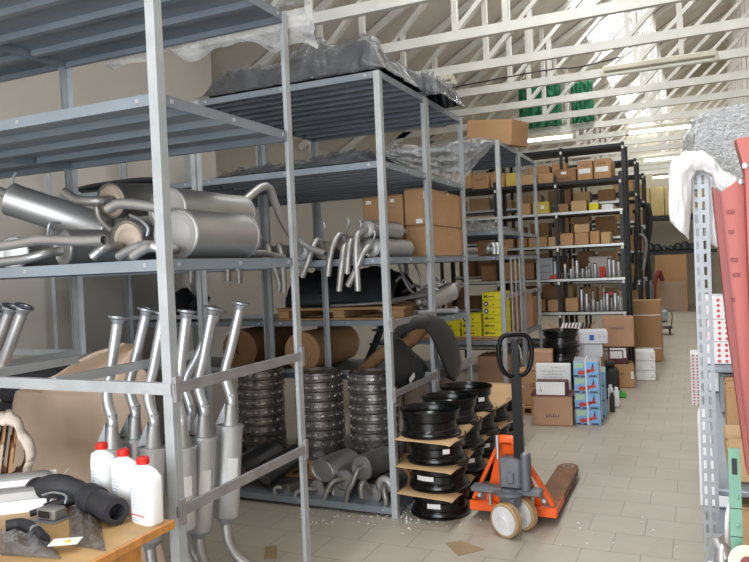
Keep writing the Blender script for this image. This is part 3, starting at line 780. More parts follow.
# cartons on the middle shelf
CG = 'large brown cartons on the middle shelf of the second rack'
def big(label, x0, x1, y0, y1, z0, z1, m=card, **k):
    return carton('carton', label, 'carton', ((x0+x1)/2, (y0+y1)/2, z0), (x1-x0, y1-y0, z1-z0), 0, m, CG, **k)
big('lower long brown carton on the middle shelf at the aisle side', -1.985, -1.80, 4.98, 5.95, S2, 1.90, card)
big('upper long brown carton at the aisle side, white label low on it', -1.985, -1.80, 4.98, 5.95, 1.902, 2.18, card, stick=((.5, .06, .28, .12), (.86, .7, .14, .2)))
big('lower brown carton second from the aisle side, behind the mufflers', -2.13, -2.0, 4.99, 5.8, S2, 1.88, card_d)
big('upper brown carton second from the aisle side, small label near its top', -2.13, -2.0, 4.99, 5.8, 1.882, 2.15, card, stick=((.22, .78, .26, .1),))
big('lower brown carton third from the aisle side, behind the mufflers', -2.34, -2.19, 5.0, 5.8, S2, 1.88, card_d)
big('upper brown carton third from the aisle side, label at its upper left', -2.34, -2.19, 5.0, 5.8, 1.882, 2.15, card, stick=((.2, .78, .3, .1),))

# film bundles
def film_sheet(mb, fn, n=28): return mb.grid(fn, n, n)
def bundle(name, label, x0, x1, y0, y1, z, h, inner, peak, seed, hang=.08, cat='wrapped bundle'):
    t = thing(name, label, cat, ((x0+x1)/2, (y0+y1)/2, z))
    g = wrinkle(h*.16, 3.2, seed); g2 = wrinkle(.012, 11, seed+2)
    def fn(u, w_):
        e = min(1, 9*u, 9*(1-u), 9*w_, 9*(1-w_))
        e = e*e*(3-2*e)
        x = x0-.02+(x1-x0+.04)*u + g2(w_, u)*.6
        y = y0-.03+(y1-y0+.06)*w_ + g2(u*2, w_)*.5
        p = sum(a*math.exp(-((u-b)**2+(w_-c)**2)/d) for a, b, c, d in peak)
        zz = z + h*.86*e + (g(u*2, w_*2)*.5+g2(u*2, w_*2))*e + p*e
        if e < .2: zz = z + .006 + h*.86*e
        return (x, y, max(zz, z+.005))
    def inn(u, w_):
        q = fn(.03+.94*u, .03+.94*w_); return (q[0], q[1], z+.004+max(0, q[2]-z-.012)*.9)
    obj('panel', MB().grid(inn, 36, 30), inner, t, world=True, sharp=40)
    obj('film_wrap', MB().grid(fn, 44, 36), film_d, t, world=True, sharp=70)['label'] = 'clear plastic film'
    return t
dark_panel = M('dark_panel', (40, 41, 45), .4, .1, .1, 4)
bundle('wrapped_bundle', 'dark panels in clear film on the top shelf of the second rack', -3.16, -1.74, 4.12, 4.9, 2.842, .22, dark_panel, ((.16, .56, .35, .03), (.08, .86, .2, .02)), 3)
bundle('wrapped_bundle', 'film-wrapped panels overhanging the top corner of the second rack toward the aisle', -2.25, -1.66, 4.97, 5.5, 2.842, .20, dark_panel, ((.08, .5, .2, .05),), 5)
bundle('wrapped_bundle', 'dark panels in film under the top shelf of the second rack', -3.1, -1.86, 4.15, 4.9, 2.277, .075, dark_panel, ((.06, .78, .3, .03),), 8)
xa, xb = PY(88, 185, 4.3).x, PY(168, 185, 4.3).x
t = thing('bumper', 'long black bumper lying on the dark rack bay behind the nearest rack', 'bumper', ((xa+xb)/2, 4.3, 2.277))
hw = (xb-xa)/2
obj('bumper_skin', MB().tube([(-hw, -.06, .05), (-hw*.5, -.1, .055), (hw*.5, -.1, .06), (hw, -.05, .05)], .045, 12, 6, flat=.6), blackm, t)
obj('bumper_lip', MB().cbox(-hw*.8, hw*.8, -.16, -.06, 0, .025, .008), blackm, t)

# film hanging from the top of the nearest rack
gg = wrinkle(.03, 4, 2)
def fn(u, w_):
    x = -3.0+1.35*u
    drop = .13+.03*math.sin(17*u)+.02*math.sin(31*u+1)+.08*max(0, u-.85)*6
    return (x, 3.02+.05*w_+gg(u*2, w_)*.5, 2.875-drop*w_*(.55+.5*u))
t = thing('plastic_film', 'clear plastic film hanging off the back of the nearest rack top', 'plastic film', (-2.3, 3.02, 2.85))
obj('hanging_edge', MB().grid(fn, 50, 8), film_w, t, world=True, sharp=70)
def fn(u, w_):
    return (-3.0+1.35*u, 2.45+.6*w_, 2.858+.02+abs(gg(u*3, w_*3))*.7)
obj('lying_part', MB().grid(fn, 40, 16), film, t, world=True, sharp=70)

# pallet level: boards, black plastic, brackets
def pallet(label, x0, x1, y0, y1, z, h=.1, n=5, m=pallet_m, along='x'):
    t = thing('pallet', label, 'pallet', ((x0+x1)/2, (y0+y1)/2, z), 0, 'wooden pallets')
    for i in range(n):
        w_ = (y1-y0)/n
        obj('deck_board', MB().cbox(x0, x1, y0+w_*i, y0+w_*(i+.82), z+h-.02, z+h, .003), m, t, world=True)
    for i in range(3):
        xx = x0+(x1-x0)*(.06+.44*i)
        obj('block_bearer', MB().cbox(xx-.05, xx+.05, y0, y1-.02, z+.018, z+h-.021, .003), m, t, world=True)
    for yy in (y0, (y0+y1)/2-.04, y1-.1):
        obj('bottom_board', MB().cbox(x0, x1, yy, yy+.08, z, z+.017, .003), m, t, world=True)
    return t
pallet('wooden pallet on the waist-high level of the second rack', -3.15, -2.0, 4.97, 5.7, 1.197, .1)
pallet('wooden pallet on the bottom shelf of the second rack under the disc stacks', -3.15, -2.55, 4.5, 4.92, .067, .13)
pallet('wooden pallet on the bottom shelf under the disc stack nearest the aisle', -2.45, -1.85, 4.5, 4.92, .067, .13)
Z3 = 1.299
t = thing('wheel_arch_liner', 'heap-like big black plastic liner on the pallet of the second rack', 'wheel arch liner', (-2.55, 5.35, Z3))
gq = wrinkle(.02, 3, 6)
def fn(u, w_):
    a = PI*w_
    r = .31*(1-.25*abs(2*u-1)**2)
    return (-3.12+.98*u, 5.33-math.cos(a)*(.26+.02*math.sin(9*u)), Z3+.003+math.sin(a)*(r+gq(u*2, w_*2)))
obj('liner_shell', MB().grid(fn, 30, 20), blackm, t, solid=.006, world=True, sharp=60)
for i in range(4): obj('moulded_rib', MB().tube([fn(.12+.2*i, w_/8) for w_ in range(1, 8)], .016, 8, 3), blackm, t, world=True)
tag(obj('exhaust_pipe', MB().pipe([v(-2.66, 5.0, Z3+.013), v(-2.4, 5.0, Z3+.02), v(-2.15, 5.01, Z3+.03)], .013), steel), 'thin bright pipe lying along the front of the pallet', 'exhaust pipe', 'loose exhaust pipes')
# tangle of brackets, bars, drums at the aisle end
TG = 'thin hanger bars tangled on the waist-high shelf of the second rack'
for i, pts in enumerate((((393, 300), (412, 297), (432, 293)), ((386, 312), (404, 307), (422, 300), (436, 296)), ((396, 281), (402, 277), (410, 290), (424, 300)), ((398, 262), (403, 275), (412, 288)), ((414, 262), (420, 276), (422, 290)), ((426, 262), (430, 272), (441, 284)), ((403, 292), (415, 286), (424, 289)), ((414, 306), (424, 304), (434, 297)))):
    yy = 4.99+.08*i; mn = min(PY(x, y_, yy).z for x, y_ in pts)
    dz = max(0, Z3+.012-mn) if i != 1 else max(0, Z3+.012-mn)
    q = [PY(x, y_, yy)+v(0, 0, dz) for x, y_ in pts]
    t = thing('hanger_bar', 'thin steel hanger bar tangled by the aisle post, %s of eight from the front' % ORD[i], 'hanger bar', q[0], 0, TG)
    obj('rod', MB().tube(q, .012 if i > 1 else .016, 8), steel_d, t, world=True)
    obj('bent_hook', MB().tube([q[-1], q[-1]+v(.02, 0, .03), q[-1]+v(.05, .01, .02)], .007, 6), zinc, t, world=True)
a, b = PX(437, 308, -1.92), PX(456, 293, -1.92)
muffler('small dull drum muffler, upper of two at the aisle end of the pallet level', PX(437, 299, -1.90), PX(455, 288, -1.90), .05, .05, m=steel_d, group='small drums at the aisle end of the second rack', brackets=[[PX(455, 288, -1.9), PX(466, 286, -1.9), PX(470, 290, -1.9)]])
muffler('small pale drum muffler, lower of two at the aisle end of the pallet level', v(-1.93, 5.2, 1.30), v(-1.82, 5.52, 1.38), .075, .075, m=steel, group='small drums at the aisle end of the second rack', pipes=[([v(-1.93, 5.25, 1.31), v(-1.95, 5.1, 1.32), PX(441, 312, -1.9)], .02)])
t = thing('exhaust_pipe', 'bright flanged pipe sticking toward the aisle below the drums', 'exhaust pipe', PX(456, 310, -1.80), 0, 'loose exhaust pipes')
obj('pipe', MB().pipe([v(-1.93, 5.0, 1.245), PX(441, 311, -1.84), PX(455, 311, -1.79)], .022), steel_b, t, world=True)
obj('flange', MB().lathe([(.02, -.006), (.04, -.004), (.04, .004), (.02, .006)], PX(455, 311, -1.79), v(.4, 1, 0), 18), zinc, t, world=True)

# paper rolls standing on edge on the lower deck at the back
def roll(label, x, y, z, r, l, m):
    t = thing('paper_roll', label, 'paper roll', (x, y, z), 0, 'kraft paper rolls in the second rack')
    obj('roll_body', MB().lathe([(.04, 0), (r-.004, 0), (r, .004), (r, l-.004), (r-.004, l), (.04, l), (.04, .02)], (0, 0, r), (0, 1, 0), 32, cap0=False, cap1=True), m, t)
    for i in range(3): obj('wound_edge', MB().lathe([(r*(.3+.22*i), 0), (r*(.3+.22*i), -.002), (r*(.32+.22*i), -.002), (r*(.32+.22*i), 0)], (0, 0, r), (0, 1, 0), 28, cap0=False, cap1=False), card_d, t)
    return t
q = PY(311, 350, 5.15)
roll('brown paper roll right of the nearest rack post, end facing the aisle front', q.x, 5.0, .772, .165, .75, card)
q = PY(258, 352, 5.15)
roll('brown paper roll at the left, seen between the standing pipes and the nearest post', q.x-.1, 5.02, .772, .175, .75, card_d)
t = thing('step_ladder', 'dark folded step ladder leaning at the back of the second rack', 'ladder', (-2.35, 5.3, .772))
for s in (-1, 1): obj('ladder_rail', MB().bar((s*.14-.03, 0, 0), (s*.10+.04, .22, .40), .03, .05), rackblack, t)
for i in range(3): obj('ladder_step', MB().bar((-.15, .03+.06*i, .08+.11*i), (.15, .03+.06*i, .08+.11*i), .06, .015), rackblack, t)

# disc stacks on the pallets
def disc_proto():
    t = thing('flywheel_disc', '', 'disc', (0, 0, 0), 0)
    r = .178
    obj('disc_body', MB().lathe([(.05, .012), (r*.72, .012), (r*.76, .0), (r, 0), (r*1.02, .006), (r*1.02, .018), (r*.97, .022), (r*.97, .05), (r*1.02, .054), (r*1.02, .066), (r*.98, .07), (r*.80, .07), (r*.76, .052), (.05, .052)], n=40, cap0=True, cap1=True), M('disc_steel', (140, 135, 132), .3, .7, .35, 22), t)
    mb = MB()
    for k in range(16):
        a = 2*PI*k/16
        mb.cbox(r*.93, r*1.035, -.017, .017, .026, .046, .003, Matrix.Rotation(a, 4, 'Z'))
    obj('rim_tooth', mb, M('lug_steel', (180, 175, 170), .28, .65, .35, 22), t)
    return t
proto = None
for nm, px, yy in (('left disc stack, seen between the standing pipes', 262, 4.72), ('middle disc stack beside the pale inner post', 320, 4.71), ('disc stack behind the aisle-front post', 374, 4.72)):
    x = PY(px, 410, yy).x
    x = min(x, -2.0)
    for k in range(9):
        lab = 'steel disc in the %s, %s from the bottom' % (nm, ORD[k])
        loc = (x+rnd(-.008, .008), yy+rnd(-.006, .006), .199+k*.0715)
        if proto is None:
            proto = disc_proto(); proto['label'] = lab; proto['group'] = 'shiny discs stacked in the second rack'
            proto.location = loc
        else: dup(proto, loc, rnd(0, 6), lab, 'shiny discs stacked in the second rack')

# bottom-shelf mufflers, end plates towards the aisle front
BG = 'mufflers lying on the bottom shelf of the second rack'
ZB = .067
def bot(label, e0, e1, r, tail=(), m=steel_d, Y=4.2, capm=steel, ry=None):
    p0 = PY(*e0, Y); p1 = PY(*e1, Y+.26)
    pp = []
    if tail: pp = [([p0+v(0, .02, 0)]+[PY(a, b, yy) for a, b, yy in tail], .02)]
    return muffler(label, p0, p1, r, ry or r, pipes=pp, m=m, group=BG, capm=capm)
bot('muffler on the bottom shelf right of the nearest rack post, upper pale oval end', (322, 471), (350, 459), .105, ry=.075, m=steel)
bot('muffler on the bottom shelf by the aisle-front post, biggest dark drum on top', (361, 468), (387, 458), .085, ((358, 470, 4.17), (353, 482, 4.14), (348, 492, 4.13), (346, 506, 4.13)), m=steel_d)
bot('muffler low on the bottom shelf right of the nearest rack post', (316, 490), (340, 484), .07, ((305, 490, 4.16), (297, 492, 4.14), (294, 501, 4.13)))
bot('muffler low on the bottom shelf, tail pipe pointing down in the middle', (343, 480), (366, 474), .08, ((333, 482, 4.16), (327, 492, 4.14), (323, 505, 4.13)), ry=.07)
bot('muffler with a round bright end low behind the two tail pipes', (338, 493), (362, 488), .06)
bot('muffler lowest by the aisle-front post, broad pale end', (371, 494), (394, 488), .075, ((364, 483, 4.14), (361, 488, 4.12), (362, 498, 4.12)), ry=.065)
bot('muffler at the bottom right against the aisle-front post', (384, 485), (399, 478), .06, ((384, 490, 4.15), (386, 500, 4.13), (385, 507, 4.13)))
DG = 'dark flat mufflers behind the standing pipes'
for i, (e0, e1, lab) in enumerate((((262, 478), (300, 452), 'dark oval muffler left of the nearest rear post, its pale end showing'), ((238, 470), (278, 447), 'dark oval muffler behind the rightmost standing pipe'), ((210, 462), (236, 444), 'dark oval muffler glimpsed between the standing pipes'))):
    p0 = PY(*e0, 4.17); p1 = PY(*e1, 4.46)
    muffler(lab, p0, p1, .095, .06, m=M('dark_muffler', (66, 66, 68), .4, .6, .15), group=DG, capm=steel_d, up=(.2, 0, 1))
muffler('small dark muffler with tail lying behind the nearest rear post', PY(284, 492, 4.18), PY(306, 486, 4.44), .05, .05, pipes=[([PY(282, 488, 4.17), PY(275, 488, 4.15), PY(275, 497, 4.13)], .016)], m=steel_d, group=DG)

# black fender hung in the aisle side of the rack
t = thing('fender', 'black plastic fender with a white sticker hooked on the aisle-side brace', 'fender', (-1.75, 4.6, .8))
arc = [(386, 347), (391, 335), (400, 325), (413, 318), (429, 314), (443, 319), (453, 331), (459, 347), (461, 362), (459, 375), (453, 381)]
inn = [(390, 349), (397, 338), (406, 332), (416, 329), (424, 329), (430, 335), (435, 345), (440, 357), (444, 368), (448, 376), (452, 381)]
fx = lambda i: -1.82+.105*min(1, max(0, (i-1)/3))
A_ = [PX(x, y, fx(i)) for i, (x, y) in enumerate(arc)]; I_ = [PX(x, y, fx(i)+.012) for i, (x, y) in enumerate(inn)]
def fn(u, w_):
    p = path_at(A_, u).lerp(path_at(I_, u), w_)
    return (p.x+.02*math.sin(PI*w_), p.y, p.z)
obj('fender_flange', MB().grid(fn, 40, 10), blackm, t, solid=.005, world=True, sharp=70)
def fn(u, w_):
    o = path_at(A_, u); c = Vector((o.x, 4.65, 1.05))
    q = o.lerp(c, .12*w_*w_)
    return (o.x-.035*w_, q.y, q.z)
obj('fender_arch', MB().grid(fn, 40, 8), blackm, t, solid=.004, world=True, sharp=70)
lo = [PX(x, y, -1.86) for x, y in ((387, 400), (397, 398), (412, 390), (424, 380), (428, 368))]
up_ = [PX(x, y, -1.86) for x, y in ((386, 345), (392, 340), (400, 338), (409, 348), (424, 361))]
def fn(u, w_):
    p = path_at(up_, u).lerp(path_at(lo, u), w_); return (p.x+.03*math.sin(PI*u)*math.sin(PI*w_), p.y, p.z)
obj('side_panel', MB().grid(fn, 16, 12), blackm, t, solid=.006, world=True, sharp=60)
q = PX(412, 378, -1.80)
obj('label_sticker', MB().box(-.001, .003, -.05, .05, -.018, .018, Matrix.Translation(q)@Matrix.Rotation(R(17), 4, 'X')), white_m, t, world=True)['label'] = 'white paper sticker'
# film-wrapped part standing behind fender
t = thing('wrapped_part', 'brown part in shiny film standing behind the fender at the aisle side', 'wrapped part', (-2.0, 5.35, .07))
obj('core', MB().cbox(-.10, .12, -.3, .3, 0, 1.05, .02), card_d, t) if False else obj('core', MB().cbox(-.10, .12, -.3, .3, .0, .64, .02), card_d, t)
gw = wrinkle(.02, 6, 9)
def fn(u, w_):
    a = 2*PI*u; e = .5
    return (.01+.135*math.copysign(abs(math.cos(a))**e, math.cos(a))+gw(u*3, w_*3)*.5, .325*math.copysign(abs(math.sin(a))**e, math.sin(a)), .004+.66*w_)
obj('film_wrap', MB().grid(fn, 40, 16), film, t, sharp=70)
tag(obj('bumper_part', MB().tube([(-2.4, 5.05, .80), (-2.2, 5.0, .95), (-2.0, 4.99, 1.02), (-1.86, 5.02, 1.16)], .05, 10), card_d), 'brown curved part leaning behind the black fender', 'part')

# ================================================================ WHEEL RIMS
def rim_proto(r=.196, h=.165):
    t = thing('wheel_disc', '', 'wheel rim', (0, 0, 0))
    prof = [(r*.90, .012), (r, 0), (r*1.0, .010), (r*.945, .016), (r*.935, .034), (r*.86, .05), (r*.85, h*.55), (r*.93, h*.62), (r*.945, h-.016), (r, h-.01), (r*1.0, h), (r*.97, h), (r*.91, h-.02), (r*.895, h*.64), (r*.82, h*.56), (r*.82, .055), (r*.90, .034), (r*.90, .012)]
    obj('barrel', MB().lathe(prof, n=56, cap0=False, cap1=False), blackp, t)
    pr = [(r*.83, h*.42), (r*.78, h*.5), (r*.62, h*.62), (r*.45, h*.60), (r*.40, h*.50), (r*.2, h*.50), (r*.19, h*.47), (r*.40, h*.47), (r*.45, h*.56), (r*.62, h*.58), (r*.78, h*.46), (r*.83, h*.40)]
    obj('centre_disc', MB().lathe(pr, n=40, cap0=False, cap1=False), blackp, t)
    mb = MB()
    for k in range(5):
        a = 2*PI*k/5
        mb.lathe([(.012, 0), (.012, .006), (.006, .006), (.006, .0)], (r*.31*math.cos(a), r*.31*math.sin(a), h*.5), n=10)
    obj('bolt_seats', mb, greym, t)
    return t
RX = -1.556
rp = None
RGRP = 'black wheel rims stacked by the second rack'
ys = (4.33, 4.75, 5.17, 5.59, 6.01)
cols = ['front column', 'second column', 'third column', 'fourth column', 'rear column']
stk = {(0, 0): 5, (0, 2): 40, (1, 3): 5, (1, 2): 0, (2, 2): 1, (0, 1): 20}
for c, yy in enumerate(ys):
    for k in range(4):
        if c > 2 and k == 3: continue
        z = .001+k*.171
        sh = (0, .0, -.012, -.035)[k]
        lab = 'black wheel rim by the pallet truck, %s of the stacks, %s from the floor' % (cols[c], ORD[k])
        if k == 3: lab = 'black wheel rim on top of the %s of stacks by the pallet truck' % cols[c]
        loc = (RX+sh-.006*c, yy+(-.03 if k == 3 else 0), z)
        if rp is None:
            rp = rim_proto(); rp.location = loc; rp['label'] = lab; rp['group'] = RGRP; o = rp
        else: o = dup(rp, loc, rnd(0, 6), lab, RGRP)
        sp = {(0, 0): (-84, 13), (0, 1): (-100, 18), (0, 2): (-52, 7), (1, 1): (-44, 8), (2, 3): (-38, 8), (2, 1): (-44, 8)}.get((c, k))
        if sp:
            rows = [[(.1895*math.cos(R(sp[0]-sp[1]+2*sp[1]*j/6)), .1895*math.sin(R(sp[0]-sp[1]+2*sp[1]*j/6)), q) for j in range(7)] for q in (.072, .102)]
            s_ = obj('label_sticker', MB().ring(rows, False), white_m, o); s_.rotation_euler = (0, 0, -o.rotation_euler.z); s_['label'] = 'white paper label'
# cardboard interlayers
for k in range(1, 4):
    g = wrinkle(.0012, 4, k)
    z = k*.171-.0022
    sag = lambda u, w_: 0
    def fn(u, w_):
        x = RX-.225+.385*u+.02*math.sin(9*w_+1.2); y = 4.08+2.2*w_-.05*u
        edge = max(0, u-.9)*10
        return (x, y, z+g(u, w_)*.3-.02*edge*edge*(1 if w_ > .05 else .3))
    tag(obj('cardboard_sheet', MB().grid(fn, 20, 20), card_l, solid=.002, sharp=60), 'cardboard sheet between the stacked black rims, %s from the floor' % ORD[k-1], 'cardboard', 'cardboard sheets between the rims')

# ================================================================ PALLET TRUCK
JX, JY = -1.065, 4.13
t = thing('pallet_truck', 'orange hand pallet truck with upright black handle standing in the aisle', 'pallet truck', (JX, JY, 0))
AXA = 66
ax = Vector((math.cos(R(AXA)), math.sin(R(AXA)), 0))
c0 = Vector((.05, -.04, .1))
for s in (-1, 1):
    cc = c0+ax*(.075*s)
    wl = obj('steer_wheel', MB().lathe([(.083, -.026), (.094, -.026), (.1, -.02), (.1, .02), (.094, .026), (.083, .026)], cc, ax, 40, cap0=False, cap1=False), tan_tyre, t)
    obj('hub_web', MB().lathe([(.01, -.006), (.084, -.006), (.084, .006), (.01, .006)], cc, ax, 32), M('hub_recess', (120, 120, 122), .5, .3, .1), wl)
    hb = MB()
    X_, Y_, _ = frame(ax)
    hb.lathe([(.0, -.036), (.02, -.036), (.024, -.03), (.024, .03), (.02, .036), (0, .036)], cc, ax, 20)
    for k in range(8):
        a = 2*PI*k/8; d = X_*math.cos(a)+Y_*math.sin(a)
        for e in (-1, 1): hb.bar(cc+d*.022+ax*(.021*e), cc+d*.078+ax*(.014*e), .015, .018, ax)
    hb.lathe([(.074, -.026), (.084, -.026), (.084, .026), (.074, .026)], cc, ax, 32)
    obj('wheel_hub', hb, alu, wl)
obj('axle_yoke', MB().cbox(-.05, .05, -.05, .05, .155, .23, .01, Matrix.Translation((.03, -.03, 0))@Matrix.Rotation(R(AXA), 4, 'Z')), greym, t)
obj('axle', MB().lathe([(.014, -.10), (.014, .10)], c0, ax, 16), greym, t)
obj('turntable', MB().lathe([(.09, .23), (.09, .245), (.05, .25), (.05, .262)], (.02, -.02, 0), n=28).cbox(-.21, .21, -.04, .05, .225, .258, .006), greym, t)
pm = MB().cbox(-.03, .10, -.045, .07, .262, .44, .012).lathe([(.026, .26), (.026, .47), (.02, .475)], (.125, -.03, 0), n=18).lathe([(.02, .26), (.02, .46)], (.125, .035, 0), n=18).cbox(.02, .06, -.062, -.04, .30, .36, .004)
obj('pump_body', pm, greym, t)
obj('lift_rod', MB().lathe([(.011, .42), (.011, .56)], (-.05, .02, 0), n=14), steel_b, t)
obj('piston_cap', MB().lathe([(.018, .43), (.018, .45)], (.125, -.03, .03), n=14), steel_b, t)
# A frame and forks
fr = MB()
for s in (-1, 1):
    fr.bar((s*.03, .05, .54), (s*.245, .15, .13), .045, .02, (s, 0, .5))
    fr.bar((s*.245, .15, .19), (s*.245, .15, .06), .05, .05)
fr.cbox(-.27, -.10, .115, .155, .055, .115, .006).cbox(.10, .27, .115, .155, .055, .115, .006)
fr.cbox(-.07, .07, .03, .09, .50, .56, .02)
obj('lifting_frame', fr, orange, t)
obj('back_plate', MB().ring([[(-.19, .165, .06), (.19, .165, .06), (.06, .085, .50), (-.06, .085, .50)], [(-.19, .175, .06), (.19, .175, .06), (.06, .095, .50), (-.06, .095, .50)]]), orange, t)
for s in (-1, 1):
    obj('pivot_bolt', MB().lathe([(.012, -.02), (.012, .02)], (s*.20, .12, .16), (0, 1, 0), 12), steel_b, t)
    obj('push_rod', MB().lathe([(.011, 0), (.011, .07)], (s*.13, .10, .11), (0, 0, 1), 12), steel_b, t)
for s in (-1, 1):
    xc = s*.175; hw = .075
    out = [(xc-hw, .16)] + [(xc-hw, 1.08)] + [(xc+hw*math.cos(R(180-22.5*k)), 1.12+.10*math.sin(R(180-22.5*k))) for k in range(0, 9)] + [(xc+hw, 1.08), (xc+hw, .16)]
    fk = obj('fork', MB().ring([[(x, y_, .055) for x, y_ in out], [(x, y_, .085) for x, y_ in out]]).box(xc-hw, xc-hw+.008, .16, 1.1, .04, .0555).box(xc+hw-.008, xc+hw, .16, 1.1, .04, .0555), forkworn, t)
    obj('load_roller', MB().lathe([(.036, -.04), (.037, -.035), (.037, .035), (.036, .04)], (xc, 1.05, .037), (1, 0, 0), 22), tan_tyre, fk)
    obj('fork_tip_opening', MB().lathe([(.03, .0855), (.042, .0855), (.042, .088), (.03, .088), (.03, .0855)], (xc, 1.13, 0), n=24, cap0=False, cap1=False), steel_d, fk)
    obj('fork_edge', MB().bar((s*.255, .16, .07), (s*.255, .45, .07), .004, .05), orange, fk)
# handle
h0 = Vector((.085, .0, .42)); h1 = Vector((.085, .0, .93))
handle_m = M('handle_black_paint', (9, 9, 10), .4, 0, .05, spec=.25)
obj('handle_shaft', MB().bar(h0, h1, .055, .035, (0, 1, 0)).bar(h1, h1+(h1-h0)*.42, .038, .03, (0, 1, 0)), handle_m, t)
hd = MB(); hx = Vector((.911, .413, 0))*.098; hz = (h1-h0).normalized(); hc = h1+hz*.12
lp = []
for k in range(33):
    a = 2*PI*k/32; ca, sa = math.cos(a), math.sin(a); e = .5
    wdt = 1-.22*max(0, -sa)
    lp.append(hc+hx*(wdt*math.copysign(abs(ca)**e, ca))+hz*(.122*math.copysign(abs(sa)**.7, sa)))
hd.tube(lp, .014, 10, 2)
obj('handle_loop', hd, handle_m, t)
obj('release_lever', MB().tube([hc+hz*.10, hc+hz*.03+hx*.3, hc-hz*.02+hx*.35], .006, 8), steel_d, t)

# ================================================================ FARTHER GREY RACKS (Y 7.08 to 8.93)
def xr(x0, x1, y, Y): return PY(x0, y, Y).x, PY(x1, y, Y).x
t = carton('carton', 'brown carton tilted on top of the grey rack with the yellow boxes', 'carton', (-1.95, 7.75, 2.885), (.52, .5, .27), R(-12), card, 'cartons on the farther grey racks')
t.rotation_euler = (R(4), R(7), R(-8))
# film draped over the front corner of that rack
gd = wrinkle(.03, 3.3, 12); ge = wrinkle(.012, 12, 3)
tpath = [PY(x, y, 7.0) for x, y in ((386, 152), (395, 146), (430, 146), (458, 140), (478, 139), (494, 141))]
bpath = [PY(x, y, 6.98) for x, y in ((388, 158), (410, 176), (436, 178), (455, 184), (466, 180), (492, 146))]
t = thing('plastic_film', 'crumpled clear film draped over the front of the rack behind the carton rack', 'plastic film', (-2.6, 7.0, 2.4))
def fn(u, w_):
    p = path_at(tpath, u).lerp(path_at(bpath, u), w_)
    return (p.x, p.y+gd(u*2, w_*2)*.8+ge(u*3, w_), p.z+.02*math.sin(9*u))
obj('hanging_part', MB().grid(fn, 46, 20), film_w, t, world=True, sharp=75)
def fn(u, w_):
    p = path_at(tpath, u)
    return (p.x, p.y+.9*w_, max(2.85, p.z*(1-w_)+2.86*w_+abs(gd(u*3, w_*2))*.6))
obj('lying_part', MB().grid(fn, 40, 14), film, t, world=True, sharp=75)
gh = wrinkle(.035, 5, 7)
def heap(name, label, x0, x1, y0, y1, z, h, seed, m=film, cat='plastic film'):
    g = wrinkle(h*.3, 4, seed)
    def fn(u, w_):
        e = (math.sin(PI*u)*math.sin(PI*w_))**.5 if 0 < u < 1 and 0 < w_ < 1 else 0
        return (x0+(x1-x0)*u, y0+(y1-y0)*w_, z+.003+max(0, e*(h*.7+g(u*2, w_*2))))
    return tag(obj(name, MB().grid(fn, 26, 20), m, sharp=75), label, cat)
heap('plastic_film', 'heap of clear film on the upper shelf of the rack with yellow boxes', -2.5, -1.80, 7.12, 7.9, 1.932, .13, 2, film)
SGR = 'goods on the farther grey racks'
for i, (x0, x1, yb, Y, z, h, m, lab) in enumerate(((478, 490, 255, 7.3, 1.672, .16, card_d, 'small brown carton on the chest-high shelf right of the shiny elbow pipes'), (492, 503, 255, 7.5, 1.672, .13, card_l, 'small pale carton on the chest-high shelf of the rack with yellow boxes'))):
    a, b = xr(x0, x1, yb, Y)
    carton('carton', lab, 'carton', ((a+b)/2, Y+.1, z), (b-a, .22, h), 0, m, SGR)
for i, px in enumerate((489, 493)):
    q = [PY(px-1, 252, 7.1), PY(px, 246, 7.08), PY(px+3, 244, 7.06), PY(px+5, 247, 7.04), PY(px+5, 254, 7.04)]
    q[0].z = max(q[0].z, 1.69)
    tag(obj('exhaust_pipe', MB().pipe([q[0]+v(0, .25, 0)]+q, .022), steel_b), ('left' if i == 0 else 'right')+' one of two shiny elbow pipes hooked over the chest-high shelf edge', 'exhaust pipe', 'elbow pipes on the farther rack')
heap('plastic_film', 'small heap of film on the chest-high shelf beside the elbow pipes', -2.3, -2.05, 7.1, 7.5, 1.672, .07, 5, film)
# yellow boxes
pallet('wooden board base under the yellow boxes', -3.0, -1.80, 7.1, 7.75, .802, .04, 4)
YG = 'yellow boxes stacked on the farther grey rack'
def ybox(label, x0, x1, z, odd=False, Y=7.12):
    t = thing('yellow_box', label, 'box', ((x0+x1)/2, Y+.2, z), 0, YG)
    w_, h = x1-x0, .0745
    obj('body', MB().cbox(-w_/2, w_/2, -.2, .2, 0, h, .002), yellow, t)
    obj('lid_seam', MB().box(-w_/2-.001, w_/2+.001, -.2012, -.1998, h*.86, h*.89), M('seam_olive', (150, 140, 20), .6, 0, 0), t)
    pr = MB()
    if odd:
        for cx in (-w_*.3,): pr.lathe([(.012, 0), (.026, 0), (.026, .0015), (.012, .0015)], (cx, -.2008, h*.45), (0, -1, 0), 16, cap0=False, cap1=False)
        pr.box(w_*.05, w_*.12, -.2016, -.2, h*.25, h*.45)
    else:
        for k, cx in enumerate((-w_*.36, -w_*.26)):
            for s in (-1, 1): pr.bar((cx-.011, -.201, h*.45-.012*s), (cx+.011, -.201, h*.45+.012*s), .008, .0015, (0, 1, 0))
        for k in range(3): pr.box(-w_*.16+k*w_*.11, -w_*.08+k*w_*.11, -.2016, -.2, h*.34, h*.52)
    obj('printing', pr, print_m, t)['label'] = 'dark printed marks'
    if odd: obj('label_panel', MB().box(-w_*.44, -w_*.18, -.2007, -.2, h*.15, h*.75), white_m, t)
    return t
a, b = xr(483, 507, 320, 7.12)
b = min(b, -1.815)
for k in range(6): ybox('yellow box in the tall right-hand stack, %s from the bottom' % ORD[k], a+rnd(0, .008), b+rnd(-.008, 0), .843+k*.0755, k in (3, 4))
a2, b2 = xr(461, 481.5, 320, 7.12)
for k in range(3): ybox('yellow box in the lower left-hand stack, %s from the bottom' % ORD[k], a2+rnd(0, .008), b2+rnd(-.008, 0), .843+k*.0755, k == 2)
a3 = a2-.27
